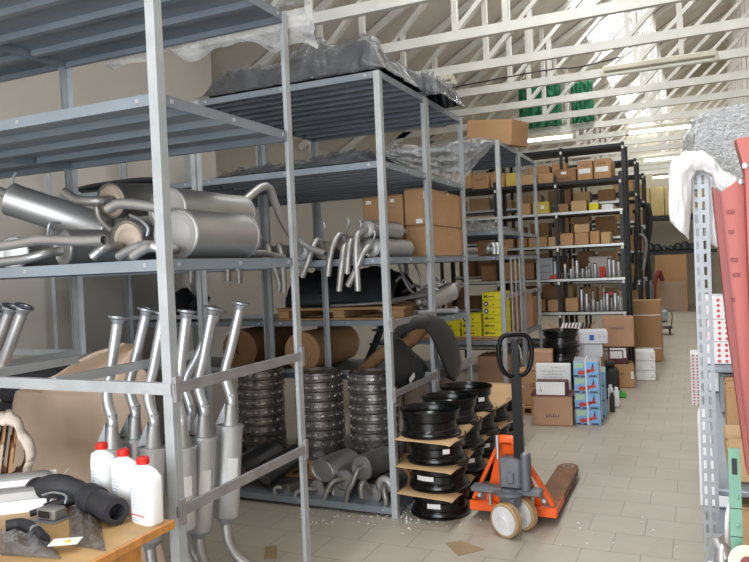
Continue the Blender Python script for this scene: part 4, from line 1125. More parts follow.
ybox('yellow box half hidden behind the small pale drum, left of the yellow stacks', a3, a2-.02, .843)
ybox('upper yellow box half hidden behind the small pale drum', a3+.01, a2-.015, .9185)
# wire-fronted carton
carton('carton', 'brown carton behind grey wire bars on the farthest grey rack', 'carton', (-2.05, 8.35, .803), (.48, .55, .42), 0, card_p, SGR)
carton('carton', 'brown carton at the outer end of the farthest grey rack, lower level', 'carton', (-2.02, 8.78, .803), (.42, .25, .36), 0, card_d, SGR)
t = thing('wire_screen', 'grey vertical bars hung on the aisle side of the farthest grey racks', 'wire screen', (-1.755, 7.6, 1.0))
for yy in (7.35, 7.55, 7.75): obj('bar', MB().tube([(0, yy-7.6, -.19), (0, yy-7.6, .65)], .007, 8), post_m, t)
t = thing('wire_tray', 'wire tray with grey parts on the floor level of the farthest grey rack', 'tray', (-1.95, 8.45, .0))
for i in range(7): obj('wire', MB().tube([(-.2, -.3+.1*i, .52), (.17, -.3+.1*i, .52)], .005, 6), rail_m, t)
for sx in (-.2, .17):
    obj('tray_edge', MB().tube([(sx, -.31, .52), (sx, .31, .52)], .008, 6), rail_m, t)
    for sy in (-.3, .3): obj('leg', MB().tube([(sx, sy, 0), (sx, sy, .52)], .01, 6), rail_m, t)

# ================================================================ BLACK RACKS
BLX = [-.87, -1.72, -2.57, -3.42]
BZ = (2.67, 2.25, 1.79, 1.33, .87, .38)
def black_rack(label, y0, y1, h, levels, xs, m=rackblack):
    t = thing('storage_rack', label, 'rack', ((xs[0]+xs[-1])/2, (y0+y1)/2, 0), 0, 'black racks across the hall')
    for x in xs:
        for yy in (y0, y1):
            mb = MB().box(x-.022, x+.022, yy-.02, yy+.02, 0, h)
            obj('post', mb, m, t, world=True)
    for z in levels:
        sh = obj('shelf', MB().box(xs[-1], xs[0], y0+.002, y1-.002, z-.045, z-.004), m, t, world=True)
        obj('front_edge', MB().box(xs[-1]-.02, xs[0]+.02, y0-.03, y0-.021, z-.03, z+.003), brightedge if z < 2.5 else m, sh, world=True)
        cl = MB()
        for x in xs: cl.box(x-.014, x+.014, y0-.036, y0-.031, z-.075, z-.035)
        obj('clips', cl, M('white_clip', (226, 228, 226), .5, 0, 0), sh, world=True)
    return t
black_rack('front black rack across the end of the grey racks, cartons and tubes on its shelves', 10.0, 10.5, 2.75, BZ, BLX)
black_rack('second black rack, taller, directly behind the front one', 10.55, 11.05, 3.22, (3.2, 2.75, 2.4, 1.9, 1.4, .9, .4), BLX)
black_rack('third black rack back, only its end showing at the aisle', 12.7, 13.3, 3.25, (3.23, 2.7, 2.2, 1.7, 1.2, .7), [-.86, -2.0])
black_rack('farthest black rack, only its end showing at the aisle', 14.6, 15.2, 3.2, (3.18, 2.7, 2.2, 1.7, 1.2, .7), [-.86, -2.0])

GB = 'goods on the front black rack'
cnt = {}
def fill(shelf, z, lst, Y=10.03, depth=.34):
    # (x0 px, x1 px, height, material, kind, ink, label words)
    for i, (x0, x1, h, m, lab, kw) in enumerate(lst):
        a, b = xr(x0, x1, 250, Y)
        lab = lab.replace('on the ', 'on ').replace('of the front', 'of front')
        carton('carton', lab, 'carton', ((a+b)/2, Y+depth/2, z+.004), (b-a-.006, depth*rnd(.8, 1), h), 0, m, GB, **kw)
RE = 'of the front black rack'
fill('top', BZ[0], ((596.5, 614, .27, card, 'tall brown carton on the top shelf %s, at the aisle end' % RE, dict(stick=((.1, .35, .75, .25),), ink=((.25, .72, .5, .1, 4),))),
    (579.5, 595.5, .265, card, 'tall brown carton on the top shelf %s, second from the aisle' % RE, dict(stick=((.1, .35, .75, .25),), ink=((.25, .72, .5, .1, 4),))),
    (557, 578.5, .18, card_d, 'dark-lettered brown carton on the top shelf %s, left of the tall pair' % RE, dict(ink=((.2, .18, .6, .2, 5),), stick=((.3, .6, .25, .2),))),
    (540, 556, .14, card, 'low brown carton on the top shelf %s, left of the lettered one' % RE, {}),
    (522, 539, .14, card_l, 'low pale carton on the top shelf %s, left of the low brown one' % RE, {}),
    (508, 520, .19, M('dull_yellow_card', (206, 184, 84), .6, 0, .06), 'yellowish carton on the top shelf %s, seen past the grey racks' % RE, {}),
    (493, 507, .2, card, 'brown carton on the top shelf %s, seen between grey posts' % RE, {}),
    (474, 491, .21, card, 'brown lettered carton on the top shelf %s, leftmost in view' % RE, dict(ink=((.2, .6, .5, .15, 5),)))))
fill('second', BZ[1], ((590, 600, .10, yellow, 'small yellow carton high on the second shelf %s, near the aisle' % RE, {}),
    (572, 588, .15, card_l, 'pale carton on the second shelf %s, middle of the aisle bay' % RE, {}),
    (603, 615, .07, white_m, 'flat white packet on the second shelf %s, aisle end' % RE, {}),
    (560, 570, .12, card_d, 'dark carton on the second shelf %s, left end of the aisle bay' % RE, {}),
    (534, 551, .17, M('dull_yellow_card', (206, 184, 84), .6, 0, .06), 'yellow carton on the second shelf %s, middle bay' % RE, dict(stick=((.5, .4, .2, .3),))),
    (518, 532, .16, card, 'brown carton on the second shelf %s, left part of the middle bay' % RE, {})))
fill('third', BZ[2], ((601, 611, .16, card_l, 'pale small carton on the third shelf %s, near the aisle' % RE, {}),
    (590, 600, .18, card, 'brown carton on the third shelf %s, second from the aisle' % RE, {}),
    (574.5, 589, .17, card, 'brown carton on the third shelf %s, third from the aisle' % RE, {}),
    (560, 573.5, .17, card, 'brown carton on the third shelf %s, left end of the aisle bay' % RE, {}),
    (548, 556, .13, card_l, 'small pale carton on the third shelf %s, just left of the middle post' % RE, {}),
    (528, 547, .14, card, 'wide low carton on the third shelf %s, middle bay' % RE, {}),
    (516, 527, .2, card_d, 'darker carton on the third shelf %s, beside the grey post' % RE, {}),
    (497, 513, .24, card, 'taller carton on the third shelf %s, behind the farther grey rack' % RE, {}),
    (478, 495, .14, card_l, 'carton on the third shelf %s, leftmost in view' % RE, {})))
carton('carton', 'open brown carton standing on cartons on the third shelf %s' % RE, 'carton', (PY(582, 250, 10.2).x, 10.2, BZ[2]+.178), (.2, .25, .11), .2, card_l, GB, open_top=True)
fill('fourth', BZ[3], ((535, 552, .30, greyc, 'stack-like grey carton on the fourth shelf %s, middle bay' % RE, dict(ink=((.1, .3, .8, .06, 8), (.1, .6, .8, .06, 8)))),
    (520, 533, .24, card_d, 'dark brown carton on the fourth shelf %s, beside the grey post' % RE, {}),
    (500, 518, .26, card, 'brown carton on the fourth shelf %s, behind the wire bars' % RE, {}),
    (480, 497, .22, card_d, 'dark carton on the fourth shelf %s, leftmost in view' % RE, {}),
    (548, 556, .06, redthing, 'small red packet on the fourth shelf %s, left of the tube rows' % RE, {})))
fill('fifth', BZ[4], ((563, 576, .19, card, 'brown carton on the fifth shelf %s, left end of the aisle bay' % RE, {}),
    (545, 560, .17, card, 'brown carton on the fifth shelf %s, right part of the middle bay' % RE, {}),
    (530, 543, .18, card_d, 'darker carton on the fifth shelf %s, left part of the middle bay' % RE, {}),
    (505, 525, .26, card, 'brown carton on the fifth shelf %s, behind the farthest grey rack' % RE, {}),
    (597, 612, .05, redthing, 'flat red packet lying behind tubes on the fifth shelf %s' % RE, {})))
bx = [o for o in C.objects if o.get('label', '').startswith('flat red packet')][0]; bx.location.y += .12; bx.location.z += .21
# small tubes and shock absorbers
def tube_proto(h, two):
    t = thing('shock_absorber', '', 'shock absorber', (0, 0, 0))
    obj('body', MB().lathe([(.024, 0), (.026, .006), (.026, h*(.55 if two else .93)), (.022, h*(.57 if two else .95)), (.012, h*(.6 if two else .97)), (.012, h)], n=14), steel_b if not two else steel, t)
    obj('cap', MB().lathe([(.02, h-.012), (.02, h), (.01, h+.004)], n=12), blackm, t)
    return t
pr = {}
TGR = 'shock absorbers standing on the front black rack'
def tubes(z, name, lst):
    for i, (px, h, two) in enumerate(lst):
        k = (h, two)
        lab = 'shock absorber standing on the %s shelf of the front black rack, %s from the left' % (name, ORD[i])
        x = PY(px, 270, 10.06).x
        loc = (x, 10.06+(.0 if i % 2 else .05), z+.004)
        if k not in pr:
            o = tube_proto(h, two); o.location = loc; o['label'] = lab; o['group'] = TGR; pr[k] = o
        else: dup(pr[k], loc, 0, lab, TGR)
tubes(BZ[3], 'fourth', ((554.5, .26, 0), (558.5, .24, 0), (564.5, .22, 0), (571, .14, 0), (572.5, .29, 1), (577, .26, 0), (582, .14, 0), (586.5, .17, 1), (588.5, .22, 1), (595, .2, 0), (609, .26, 0), (613.5, .25, 0), (618, .22, 0)))
tubes(BZ[4], 'fifth', ((580, .32, 0), (585.5, .26, 0), (587, .12, 0), (592, .29, 1), (596, .14, 0), (600, .17, 0), (602.5, .34, 1), (606, .26, 0), (610, .2, 1), (614, .26, 0), (617, .22, 0), (619.5, .3, 1)))
for i, px in enumerate((601, 604)): tag(obj('orange_tube', MB().lathe([(.02, 0), (.022, .004), (.022, .14), (.012, .15)], (PY(px, 270, 10.12).x, 10.12, BZ[3]+.004), n=12), redthing), 'orange tube among the shock absorbers on the fourth shelf, %s one' % ('left' if i == 0 else 'right'), 'tube', 'orange tubes')
carton('carton', 'tall pale carton standing behind the tubes on the fourth shelf of the front black rack', 'carton', (PY(601, 270, 10.3).x, 10.3, BZ[3]+.004), (.3, .18, .29), 0, M('pale_grey_card', (196, 190, 180), .7, 0, .05), GB)
# goods on the second black rack, seen through
GB2 = 'cartons on the second black rack'
lvl = (2.75, 2.4, 1.9, 1.4, .9)
nm = ('topmost', 'second', 'third', 'fourth', 'fifth')
for li, z in enumerate(lvl):
    x = -1.0; k = 0
    hi = (.3, .24, .36, .36, .36)[li]
    while x > -3.35:
        w_ = rnd(.2, .36)
        m = random.choice((card, card_l, card_d, card, card_l))
        carton('carton', 'carton on the %s loaded shelf of the second black rack, %s from the aisle end' % (nm[li], ORD[k]), 'carton', (x-w_/2, 10.72, z+.002), (w_-.02, .3, hi*rnd(.5, .95)), 0, m, GB2)
        x -= w_+rnd(.0, .12); k += 1
for ri, (yy, nmr) in enumerate(((12.75, 'third'), (14.65, 'farthest'))):
    for li, z in enumerate((2.7, 2.2, 1.7, 1.2, .7)):
        carton('carton', 'carton at the aisle end of the %s black rack, %s shelf from the top' % (nmr, ORD[li]), 'carton', (-1.07, yy+.2, z+.001), (.32, .36, rnd(.2, .32)), 0, random.choice((card, card_l, card_d)), 'cartons at the ends of the far black racks')
# pipes and hoses hanging at the rack ends
for i, (pts, r, m, lab) in enumerate(((((637, 213), (636, 240), (637, 268), (634, 290)), .035, blackm, 'black hose hanging at the end of the third black rack'), (((643, 236), (646, 244), (645, 256), (643, 270)), .03, steel_d, 'bent grey exhaust pipe hanging at the end of the third black rack'), (((648, 206), (650, 225), (647, 250), (650, 280)), .05, blackm, 'thick black hose hanging beside the bent grey pipe'))):
    q = [PY(x, y, 14.55 if i == 2 else 12.64) for x, y in pts]
    q = [v(-.90, q[0].y+.08, q[0].z+.03)]+q
    tag(obj('hanging_pipe', MB().tube(q, r, 10), m), lab, 'pipe', 'pipes hanging at the black rack ends')

# ================================================================ GOODS ON THE FLOOR AT THE END OF THE GREY RACKS
FG = 'boxes on the floor by the black rack'
RZ = R(6)
def onfloor(name, label, cat, xl, xr_, yb, wdt=None, dep=.3, h=.3, z=0.0, m=card, **k):
    a = PZ(xl, yb, z); b = PZ(xr_, yb, z)
    w_ = (b-a).length; rz = k.pop('rz', RZ)
    c = (a+b)/2 + v(-math.sin(rz), math.cos(rz), 0)*dep/2
    return carton(name, label, cat, (c.x, c.y, z), (w_, dep, h), rz, m, k.pop('group', FG), **k)
b1 = onfloor('carton', 'brown carton on the aisle floor with dark lettering, white box on its lid', 'carton', 533.5, 573, 426, dep=.34, h=.29, m=card_p, tm=maroon, ink=((.33, .3, .36, .11, 6),))
l1 = b1.location.copy()
fwd = v(-math.sin(RZ), math.cos(RZ), 0); sd = v(math.cos(RZ), math.sin(RZ), 0)
obj('lid', MB().cbox(-.205, .205, -.176, .176, .2905, .297, .002), maroon, b1)['label'] = 'dark maroon lid'
carton('small_box', 'small white-fronted box lying on the lettered brown carton', 'box', l1-fwd*.08+sd*.0+v(0, 0, .298), (.30, .15, .13), RZ, maroon, FG, tape=False, stick=((.0, .0, .9, .97),), ink=((.14, .25, .05, .5, 1),))
t = carton('document_box', 'flat white carton with typed lines standing behind the small white-fronted box', 'box', l1+fwd*.10+v(0, 0, .298), (.34, .07, .27), RZ, white_m, FG, tape=False, ink=((.45, .85, .3, .03, 7), (.2, .72, .65, .03, 12), (.2, .6, .6, .03, 11), (.2, .5, .6, .03, 12), (.2, .4, .5, .03, 10)))
# blue printed boxes
BLG = 'blue picture boxes stacked on the aisle floor'
def bluebox(label, loc):
    t = thing('picture_box', label, 'box', loc, RZ, BLG)
    w_, d_, h = .235, .36, .152
    obj('body', MB().cbox(-w_/2, w_/2, -d_/2, d_/2, 0, h, .003), greyc, t)
    pn = obj('front_print', MB().box(-w_/2+.003, w_/2-.003, -d_/2-.0015, -d_/2, .003, h-.003), bluep, t)
    y_ = -d_/2-.002
    ga = MB().ring([[(-w_*.46, y_, h*.55), (-w_*.1, y_, h*.62), (-w_*.08, y_, h*.93), (-w_*.46, y_, h*.95)], [(-w_*.46, y_-.001, h*.55), (-w_*.1, y_-.001, h*.62), (-w_*.08, y_-.001, h*.93), (-w_*.46, y_-.001, h*.95)]])
    obj('printed_corner', ga, M('print_pale_green', (176, 206, 176), .5, 0, .1), pn)
    rd = MB()
    for (cx, cz, rx, rz_) in ((-.045, .045, .035, .022), (.01, .058, .03, .018), (.05, .066, .035, .012), (.06, .085, .014, .028)):
        rd.lathe([(1, 0), (1, .0012)], (0, 0, 0), (0, -1, 0), 18)
        k = len(rd.v)-36
        for i in range(k, len(rd.v)): q = rd.v[i]; rd.v[i] = v(cx+q.x*rx, y_+q.y, cz+q.z*rz_)
    obj('printed_shape', rd, M('print_red', (196, 62, 52), .5, 0, .15), pn)
    dk = MB().box(-w_*.48, -w_*.28, y_-.001, y_, .006, .022).box(-w_*.2, w_*.02, y_-.001, y_, .004, .016).box(w_*.12, w_*.42, y_-.001, y_, .006, .02).box(.056, .068, y_-.0016, y_-.001, .095, .135)
    obj('printed_strip', dk, M('print_navy', (52, 54, 84), .5, 0, .1), pn)
    return t
bb = PZ(576, 426); be = PZ(601, 424.5)
c0 = (bb+be)/2+fwd*.18
first = bluebox('blue picture box in the front stack on the floor, first from the bottom', (c0.x, c0.y, .001))
for k in range(1, 4): dup(first, c0+v(rnd(-.006, .006), rnd(-.006, .006), .001+k*.1535), RZ, 'blue picture box in the front stack on the floor, %s from the bottom' % ORD[k], BLG)
for k in range(3): dup(first, c0+fwd*.38+sd*.05+v(0, 0, .001+k*.1535), RZ, 'blue picture box in the rear stack behind the tied stack, %s from the bottom' % ORD[k], BLG)
def bl(x, y, z): return c0+sd*x+fwd*y+v(0, 0, z)
tag(obj('packing_string', MB().tube([bl(-.0, -.188, .004), bl(-.005, -.188, .3), bl(-.01, -.188, .618)], .008, 6, 1).tube([bl(-.01, -.188, .622), bl(-.005, .19, .622)], .007, 6, 1).tube([bl(.124, .06, .01), bl(.124, .06, .622)], .006, 6, 1), filmw), 'white string tied round the front stack of blue picture boxes', 'string')
# rim stack behind
q = PZ(562, 400); 
for k in range(5):
    dup(rp, (PY(561.5, 360, 7.85).x, 7.85, .001+k*.168), rnd(0, 6), 'black wheel rim in the tall stack behind the white carton, %s from the floor' % ORD[k], 'black wheel rims stacked behind the floor boxes')
# white cartons to the right of the rim stack
x = PY(590, 350, 8.15).x
carton('carton', 'tan carton wrapped in film, lowest of the pile right of the tall rim stack', 'carton', (x, 8.3, 0), (.26, .3, .50), RZ, card_d, FG)
carton('carton', 'white carton in the pile right of the tall rim stack, middle one', 'carton', (x-.01, 8.28, .502), (.26, .3, .15), RZ, M('grey_white_card', (214, 214, 220), .6, 0, .05), FG, tape=False, ink=((.15, .6, .1, .2, 1),))
t = carton('carton', 'white carton with a blue mark topping the pile right of the tall rim stack', 'carton', (x+.02, 8.26, .654), (.31, .3, .14), RZ+.05, M('grey_white_card', (214, 214, 220), .6, 0, .05), FG, tape=False, ink=((.72, .5, .06, .18, 1), (.87, .5, .06, .18, 1)))
obj('blue_mark', MB().box(-.04, .01, -.1525, -.1505, .04, .10), bluei, t)['label'] = 'blue printed square'
# pile of three towards the aisle
pz = PZ(605.5, 388); pe = PZ(634, 387)
onfloor('carton', 'brown carton at the bottom of the three-box pile near the white boxes', 'carton', 604.5, 634.5, 388, dep=.34, h=.29, m=card, ink=((.4, .55, .3, .12, 5),), stick=((.9, .4, .08, .3),))
onfloor('carton', 'maroon box with white labels in the middle of the three-box pile', 'carton', 607.5, 632, 390, dep=.3, h=.21, z=.292, m=maroon, tape=False, stick=((.08, .33, .62, .42), (.76, .36, .14, .5), (.08, .82, .8, .12)), ink=((.52, .4, .05, .2, 1),)).location.z = .292
a = [o for o in C.objects if o.get('label', '').startswith('brown carton at the bottom of the three')][0].location.copy()
m_ = [o for o in C.objects if o.get('label', '').startswith('maroon box')][0]; m_.location = a+v(.0, .0, .292); m_.scale = (1, 1, 1)
carton('carton', 'light brown carton with small lettering topping the three-box pile', 'carton', a+v(.01, .01, .504), (.36, .33, .36), RZ, card_p, FG, ink=((.28, .6, .42, .09, 6),))
# three white boxes
WG = 'small white boxes on the aisle floor'
wa = PZ(637, 381); wb = PZ(655, 380.5); wc = (wa+wb)/2+fwd*.14
for k in range(3): carton('white_box', 'small white box stacked on the aisle floor, %s from the floor' % ORD[k], 'box', (wc.x+rnd(-.004, .004), wc.y, .001+k*.127), (.235, .28, .125), RZ, white_m, WG, tape=False, ink=((.82, .3, .08, .35, 1),))
# big brown carton behind
t = carton('carton', 'very big brown carton behind the three-box pile at the aisle edge', 'carton', (-.79, 11.70, 0), (.60, .5, .92), 0, card, FG)
obj('top_strip', MB().box(-.3, .3, -.2545, -.2505, .70, .715), white_m, t)['label'] = 'white tape strip'
obj('bottom_strip', MB().box(-.05, .3, -.2545, -.2505, .20, .215), white_m, t)
# behind the pallet truck handle
a_, b_ = xr(477, 509, 380, 7.25)
carton('carton', 'pinkish brown carton on the floor under the yellow boxes', 'carton', ((a_+b_)/2, 7.45, 0), (b_-a_-.02, .38, .62), 0, card_p, FG, ink=((.55, .3, .3, .08, 3),))
pallet('low wooden pallet under the cartons behind the truck handle', -1.73, -1.35, 7.3, 7.75, .0, .09, 3)
a_, b_ = xr(514, 541, 390, 7.35)
carton('carton', 'brown carton with a faded red print on the pallet behind the truck handle', 'carton', ((a_+b_)/2+.02, 7.53, .091), (b_-a_, .34, .36), R(4), card, FG, ink=((.5, .55, .3, .12, 3),))
carton('carton', 'smaller brown carton on top of the faded red print carton', 'carton', ((a_+b_)/2+.12, 7.53, .453), (.24, .3, .2), R(8), card_p, FG)
# parts carton with white rods
carton('carton', 'tall brown carton below the open box of white rods', 'carton', (-1.5, 9.35, 0), (.4, .4, .55), 0, card_d, FG)
t = carton('carton', 'open brown carton with white rods in front of the front black rack', 'carton', (-1.45, 9.3, .552), (.42, .34, .16), R(8), card, FG, open_top=True)
for i in range(9):
    x = -.17+.042*i
    tag(obj('rod', MB().tube([tuple(Vector((-1.45+x, 9.22+.02*(i % 3), .60))), tuple(Vector((-1.45+x+.05, 9.34, .78)))], .012, 8), filmw if i < 6 else blackm), '%s rod sticking out of the open carton, %s from the left' % ('white' if i < 6 else 'black', ORD[i]), 'rod', 'rods in the open carton')
# small things by the blue boxes
def small(name, label, cat, px, py, sx, sy, sz, m, rz=0, z=0.001):
    q = PZ(px, py); t = thing(name, label, cat, (q.x, q.y, z), rz)
    obj('body', MB().cbox(-sx/2, sx/2, -sy/2, sy/2, 0, sz, min(sx, sy, sz)*.18), m, t)
    obj('top_cap', MB().cbox(-sx*.3, sx*.3, -sy*.3, sy*.3, sz, sz*1.18, min(sx, sz)*.08), m, t)
    return t
small('plastic_pot', 'bright green plastic pot on the floor by the blue boxes', 'pot', 619, 397, .15, .12, .06, greenthing, .3)
small('toolbox', 'small red and grey toolbox behind the blue boxes on the floor', 'toolbox', 613, 392, .16, .14, .2, redthing, .2)
small('canister', 'dark small canister beside the blue boxes', 'canister', 612.5, 412, .05, .05, .17, blackm)
small('spray_can', 'white upright can next to the dark canister', 'can', 617, 407, .055, .055, .18, white_m)
small('spray_can', 'white upright can touching the rear stack of blue picture boxes', 'can', 611, 404, .055, .055, .18, white_m)
small('wrapped_pack', 'dark pack with white end on the floor behind the blue boxes', 'pack', 610, 398, .2, .2, .36, blackm, .2)

# ================================================================ FAR END OF THE HALL
q0, q1 = PY(656, 304, 21.5), PY(688, 304, 21.5)
t = carton('carton', 'huge film-wrapped brown carton at the far end of the aisle', 'carton', ((q0.x+q1.x)/2, 22.1, 0), (q1.x-q0.x, 1.0, 1.60), 0, card, 'far cartons')
gw = wrinkle(.02, 5, 3)
wd = q1.x-q0.x
def fn(u, w_):
    a = 2*PI*u; e = .3
    return ((wd/2+.02)*math.copysign(abs(math.cos(a))**e, math.cos(a)), .52*math.copysign(abs(math.sin(a))**e, math.sin(a))+gw(u*4, w_*2)*.5, .01+.85*w_)
obj('film_wrap', MB().grid(fn, 48, 10), film, t, sharp=75)
t = thing('gas_cylinder', 'grey gas bottle standing at the far end by the wrapped carton', 'gas cylinder', (PY(652, 300, 20.3).x-.12, 20.3, 0))
obj('bottle', MB().lathe([(.15, 0), (.17, .03), (.17, .75), (.14, .86), (.06, .92), (.05, .97)], n=24), M('cylinder_grey', (112, 118, 124), .45, .2, .1), t)
obj('valve', MB().lathe([(.03, .97), (.03, 1.06), (.05, 1.07), (.05, 1.1)], n=14), steel_d, t)
t = thing('pipe_bundle', 'red-brown bent pipe leaning against the wrapped far carton', 'pipe', (PY(659, 300, 21.2).x, 21.2, 0))
obj('pipe', MB().tube([(-.1, 0, .02), (-.12, 0, .7), (.02, .1, 1.15), (.10, .15, .9)], .06, 12), redd, t)
sh_z = PY(655, 216, 22.8).z
t = thing('wall_rack', 'dark high rack along the far back wall', 'rack', (-1.2, 23.3, 0), 0)
obj('upper_shelf', MB().box(-3.2, 1.8, -.5, .5, sh_z-.12, sh_z), rackblack, t)
z2 = PY(665, 251, 22.8).z
obj('lower_shelf', MB().box(-3.2, 1.8, -.5, .5, z2-.1, z2), rackblack, t)
for x in (-3.1, -.6, 1.6): obj('post', MB().box(x-.05, x+.05, .3, .4, 0, sh_z-.121), rackblack, t)
x = PY(636, 200, 22.85).x
for k in range(5):
    w_ = .40
    carton('carton', 'tall tan carton on the high shelf of the back wall, %s from the left' % ORD[k], 'carton', (x+w_/2, 23.1, sh_z+.002), (w_-.03, .5, .86), 0, M('tan_card', (190, 172, 122), .8, 0, .08), 'tall tan cartons on the back wall shelf')
    x += w_
for k in range(7):
    xx = PY(650+7*k, 246, 22.9).x; r = rnd(.1, .17)
    tag(obj('machine_part', MB().lathe([(r*.5, 0), (r, .03), (r*.9, r), (r*.4, r*1.5), (r*.2, r*1.6)], (xx, 23.0, z2+.001), (0, 0, 1), 12), rackblack), 'dark machine part on the lower back wall shelf, %s from the left' % ORD[k], 'machine part', 'dark parts on the back wall shelf')
t = small('crate', 'pale blue crate at the foot of the far black racks', 'crate', 660, 322, .35, .3, .3, M('crate_blue', (170, 182, 196), .6, 0, .1))
t = thing('trolley', 'small dark trolley with wheels near the pale blue crate', 'trolley', PZ(662, 334))
obj('deck', MB().cbox(-.2, .2, -.15, .15, .12, .16, .01), blackm, t)
for sx in (-.15, .15):
    for sy in (-.1, .1): obj('caster', MB().lathe([(.055, -.015), (.06, -.01), (.06, .01), (.055, .015)], (sx, sy, .06), (1, 0, 0), 16), rubber, t)
obj('push_bar', MB().tube([(-.18, .14, .16), (-.18, .14, .5), (.18, .14, .5), (.18, .14, .16)], .012, 8, 2), steel_d, t)

# green netting on the trusses
for i, (x0, x1, y0, y1, yy, lab) in enumerate(((518, 562, 82, 130, 13.53, 'big crumpled dark green netting hung between the roof trusses'), (571, 594, 84, 136, 13.53, 'smaller green netting hung between the roof trusses, toward the aisle'))):
    a = PY(x0, y0, yy); b = PY(x1, y1, yy); gq = wrinkle(.022, 5, i+1)
    def fn(u, w_):
        return (a.x+(b.x-a.x)*u, yy+gq(u*2, w_*2), max(4.115, a.z-(a.z-b.z)*w_+gq(w_, u)*.8))
    tag(obj('netting', MB().grid(fn, 24, 24), greenn, solid=.02, sharp=60), lab, 'netting')

# ================================================================ RIGHT SIDE
def slotted_post(label, x, y, h, w=.046, d=.04):
    t = thing('slotted_upright', label, 'upright', (x, y, 0), 0, 'perforated uprights of the right rack')
    th = .0022
    # wide face towards the camera: two columns of slots cut right through
    def face(mb, cols, p, horizontal):
        # cols: list of (start, end, slotted)
        for a, b, s in cols:
            if not s:
                rng = [(0, h)]
            else:
                rng = []; z = .006; pos = 0; k = 0
                while pos < h:
                    rng.append((pos, min(h, pos+.014))); pos += .04
            for z0, z1 in rng:
                if horizontal: mb.box(a, b, p, p+th, z0, z1)
                else: mb.box(p, p+th, a, b, z0, z1)
    mb = MB()
    face(mb, [(0, .0065, 0), (.0065, .0145, 1), (.0145, .0265, 0), (.0265, .0345, 1), (.0345, w, 0)], 0, True)
    obj('wide_flange', mb, steel_bright_p, t)
    mb = MB()
    face(mb, [(th, .016, 0), (.016, .024, 1), (.024, d, 0)], 0, False)
    obj('side_flange', mb, steel_bright_p, t)
    return t
steel_bright_p = M('slotted_angle_zinc', (142, 145, 148), .42, .5, .1, 14)
slotted_post('perforated steel upright standing nearest at the right, film over its top', .0, 2.4, 1.86)
slotted_post('perforated steel upright of the right rack, far end', .0, 6.4, 1.86)
slotted_post('perforated steel upright of the right rack, next to the nearest one', .0, 4.4, 1.86)
t = thing('storage_rack', 'grey shelving along the right edge behind the perforated uprights', 'rack', (.4, 4.4, 0))
for z in (.42, .86, 1.10, 1.80): obj('shelf', MB().cbox(-.36, .55, -1.96 if z < 1 else -1.0, 2.0, z-.02, z, .004), shelf_m, t)
for yy in (-1.95, 0, 1.95): obj('post', MB().box(.56, .6, yy-.02, yy+.02, 0, 1.86), post_m, t)
# red printed boxes
RG = 'red and white printed boxes on the right rack'
def redbox(label, loc, n):
    t = thing('printed_box', label, 'box', loc, 0, RG)
    obj('body', MB().cbox(-.065, .065, -.14, .14, 0, .10, .003), M('box_white', (236, 232, 232), .5, 0, .04), t)
    mb = MB()
    for r_ in range(4):
        for c_ in range(4):
            mb.lathe([(.007, 0), (.007, .001)], (-.045+.03*c_, -.1402, .014+.024*r_), (0, -1, 0), 10)
            mb.lathe([(.007, 0), (.007, .001)], (-.0652, -.105+.07*c_, .014+.024*r_), (-1, 0, 0), 10)
    obj('red_marks', mb, M('mark_red', (208, 62, 74), .5, 0, .1), t)
    return t
f1 = redbox('red-dotted white box on the right rack shelf, topmost of the nearer stack', (.105, 3.65, 1.304), 5)
dup(f1, (.107, 3.65, 1.203), 0, 'red-dotted white box on the right rack shelf, middle of the nearer stack')
dup(f1, (.103, 3.65, 1.102), 0, 'red-dotted white box on the right rack shelf, lowest of the nearer stack')
dup(f1, (.10, 5.0, 1.102), 0, 'red-dotted white box on the right rack shelf, farther along behind the upright')
for k in range(4): dup(f1, (.01, 6.15, .422+.101*k), 0, 'red-dotted white box at the far aisle end of the right rack, %s from below' % ORD[k])
carton('carton', 'brown carton with a white label on the middle right shelf', 'carton', (.17, 3.3, .862), (.14, .3, .2), 0, card, 'cartons on the right rack', stick=((.45, .4, .35, .4),))
carton('carton', 'dark brown carton on the low right shelf nearest the camera', 'carton', (.19, 2.75, .422), (.17, .3, .36), 0, card_d, 'cartons on the right rack')
carton('carton', 'pale carton front on the low right shelf by the green post', 'carton', (.13, 2.52, .0), (.10, .1, .80), 0, card_l, 'cartons on the right rack')
carton('carton', 'white flat carton poking into the aisle behind the perforated upright', 'carton', (.055, 3.75, .422), (.13, .3, .40), 0, white_m, 'cartons on the right rack', tape=False)
carton('carton', 'grey carton on the middle right shelf behind the labelled brown one', 'carton', (.17, 3.75, .862), (.16, .3, .18), 0, greyc, 'cartons on the right rack')
carton('carton', 'white carton on the middle right shelf, farther along the rack', 'carton', (.15, 4.35, .862), (.2, .4, .2), 0, white_m, 'cartons on the right rack', tape=False)
carton('carton', 'tan carton on the middle right shelf closest to the red panel', 'carton', (.16, 2.72, .862), (.16, .4, .10), 0, card_l, 'cartons on the right rack')
carton('carton', 'brown carton on the middle right shelf at the far end of the rack', 'carton', (.16, 5.1, .862), (.24, .5, .2), 0, card, 'cartons on the right rack')
for k in range(3): carton('carton', 'tan carton on the floor right of the green post, %s from the floor' % ORD[k], 'carton', (.36, 2.9, .002+k*.122), (.36, .3, .12), 0, card_l, 'tan cartons at the bottom right')
for k in range(5): carton('carton', 'tan carton behind the green post at the right edge, %s in its pile' % ORD[k], 'carton', (.28, 2.12, .002+k*.185), (.26, .26, .183), 0, card_l if k % 2 else card, 'tan cartons behind the green post')
t = thing('green_post', 'green painted slotted steel post at the lower right edge', 'post', (PY(735.5, 500, 1.93).x, 1.93, 0))
mb = MB().box(-.0135, .0135, 0, .004, 0, 1.05).box(-.0135, -.0105, .004, .03, 0, 1.05).box(.0105, .0135, .004, .03, 0, 1.05)
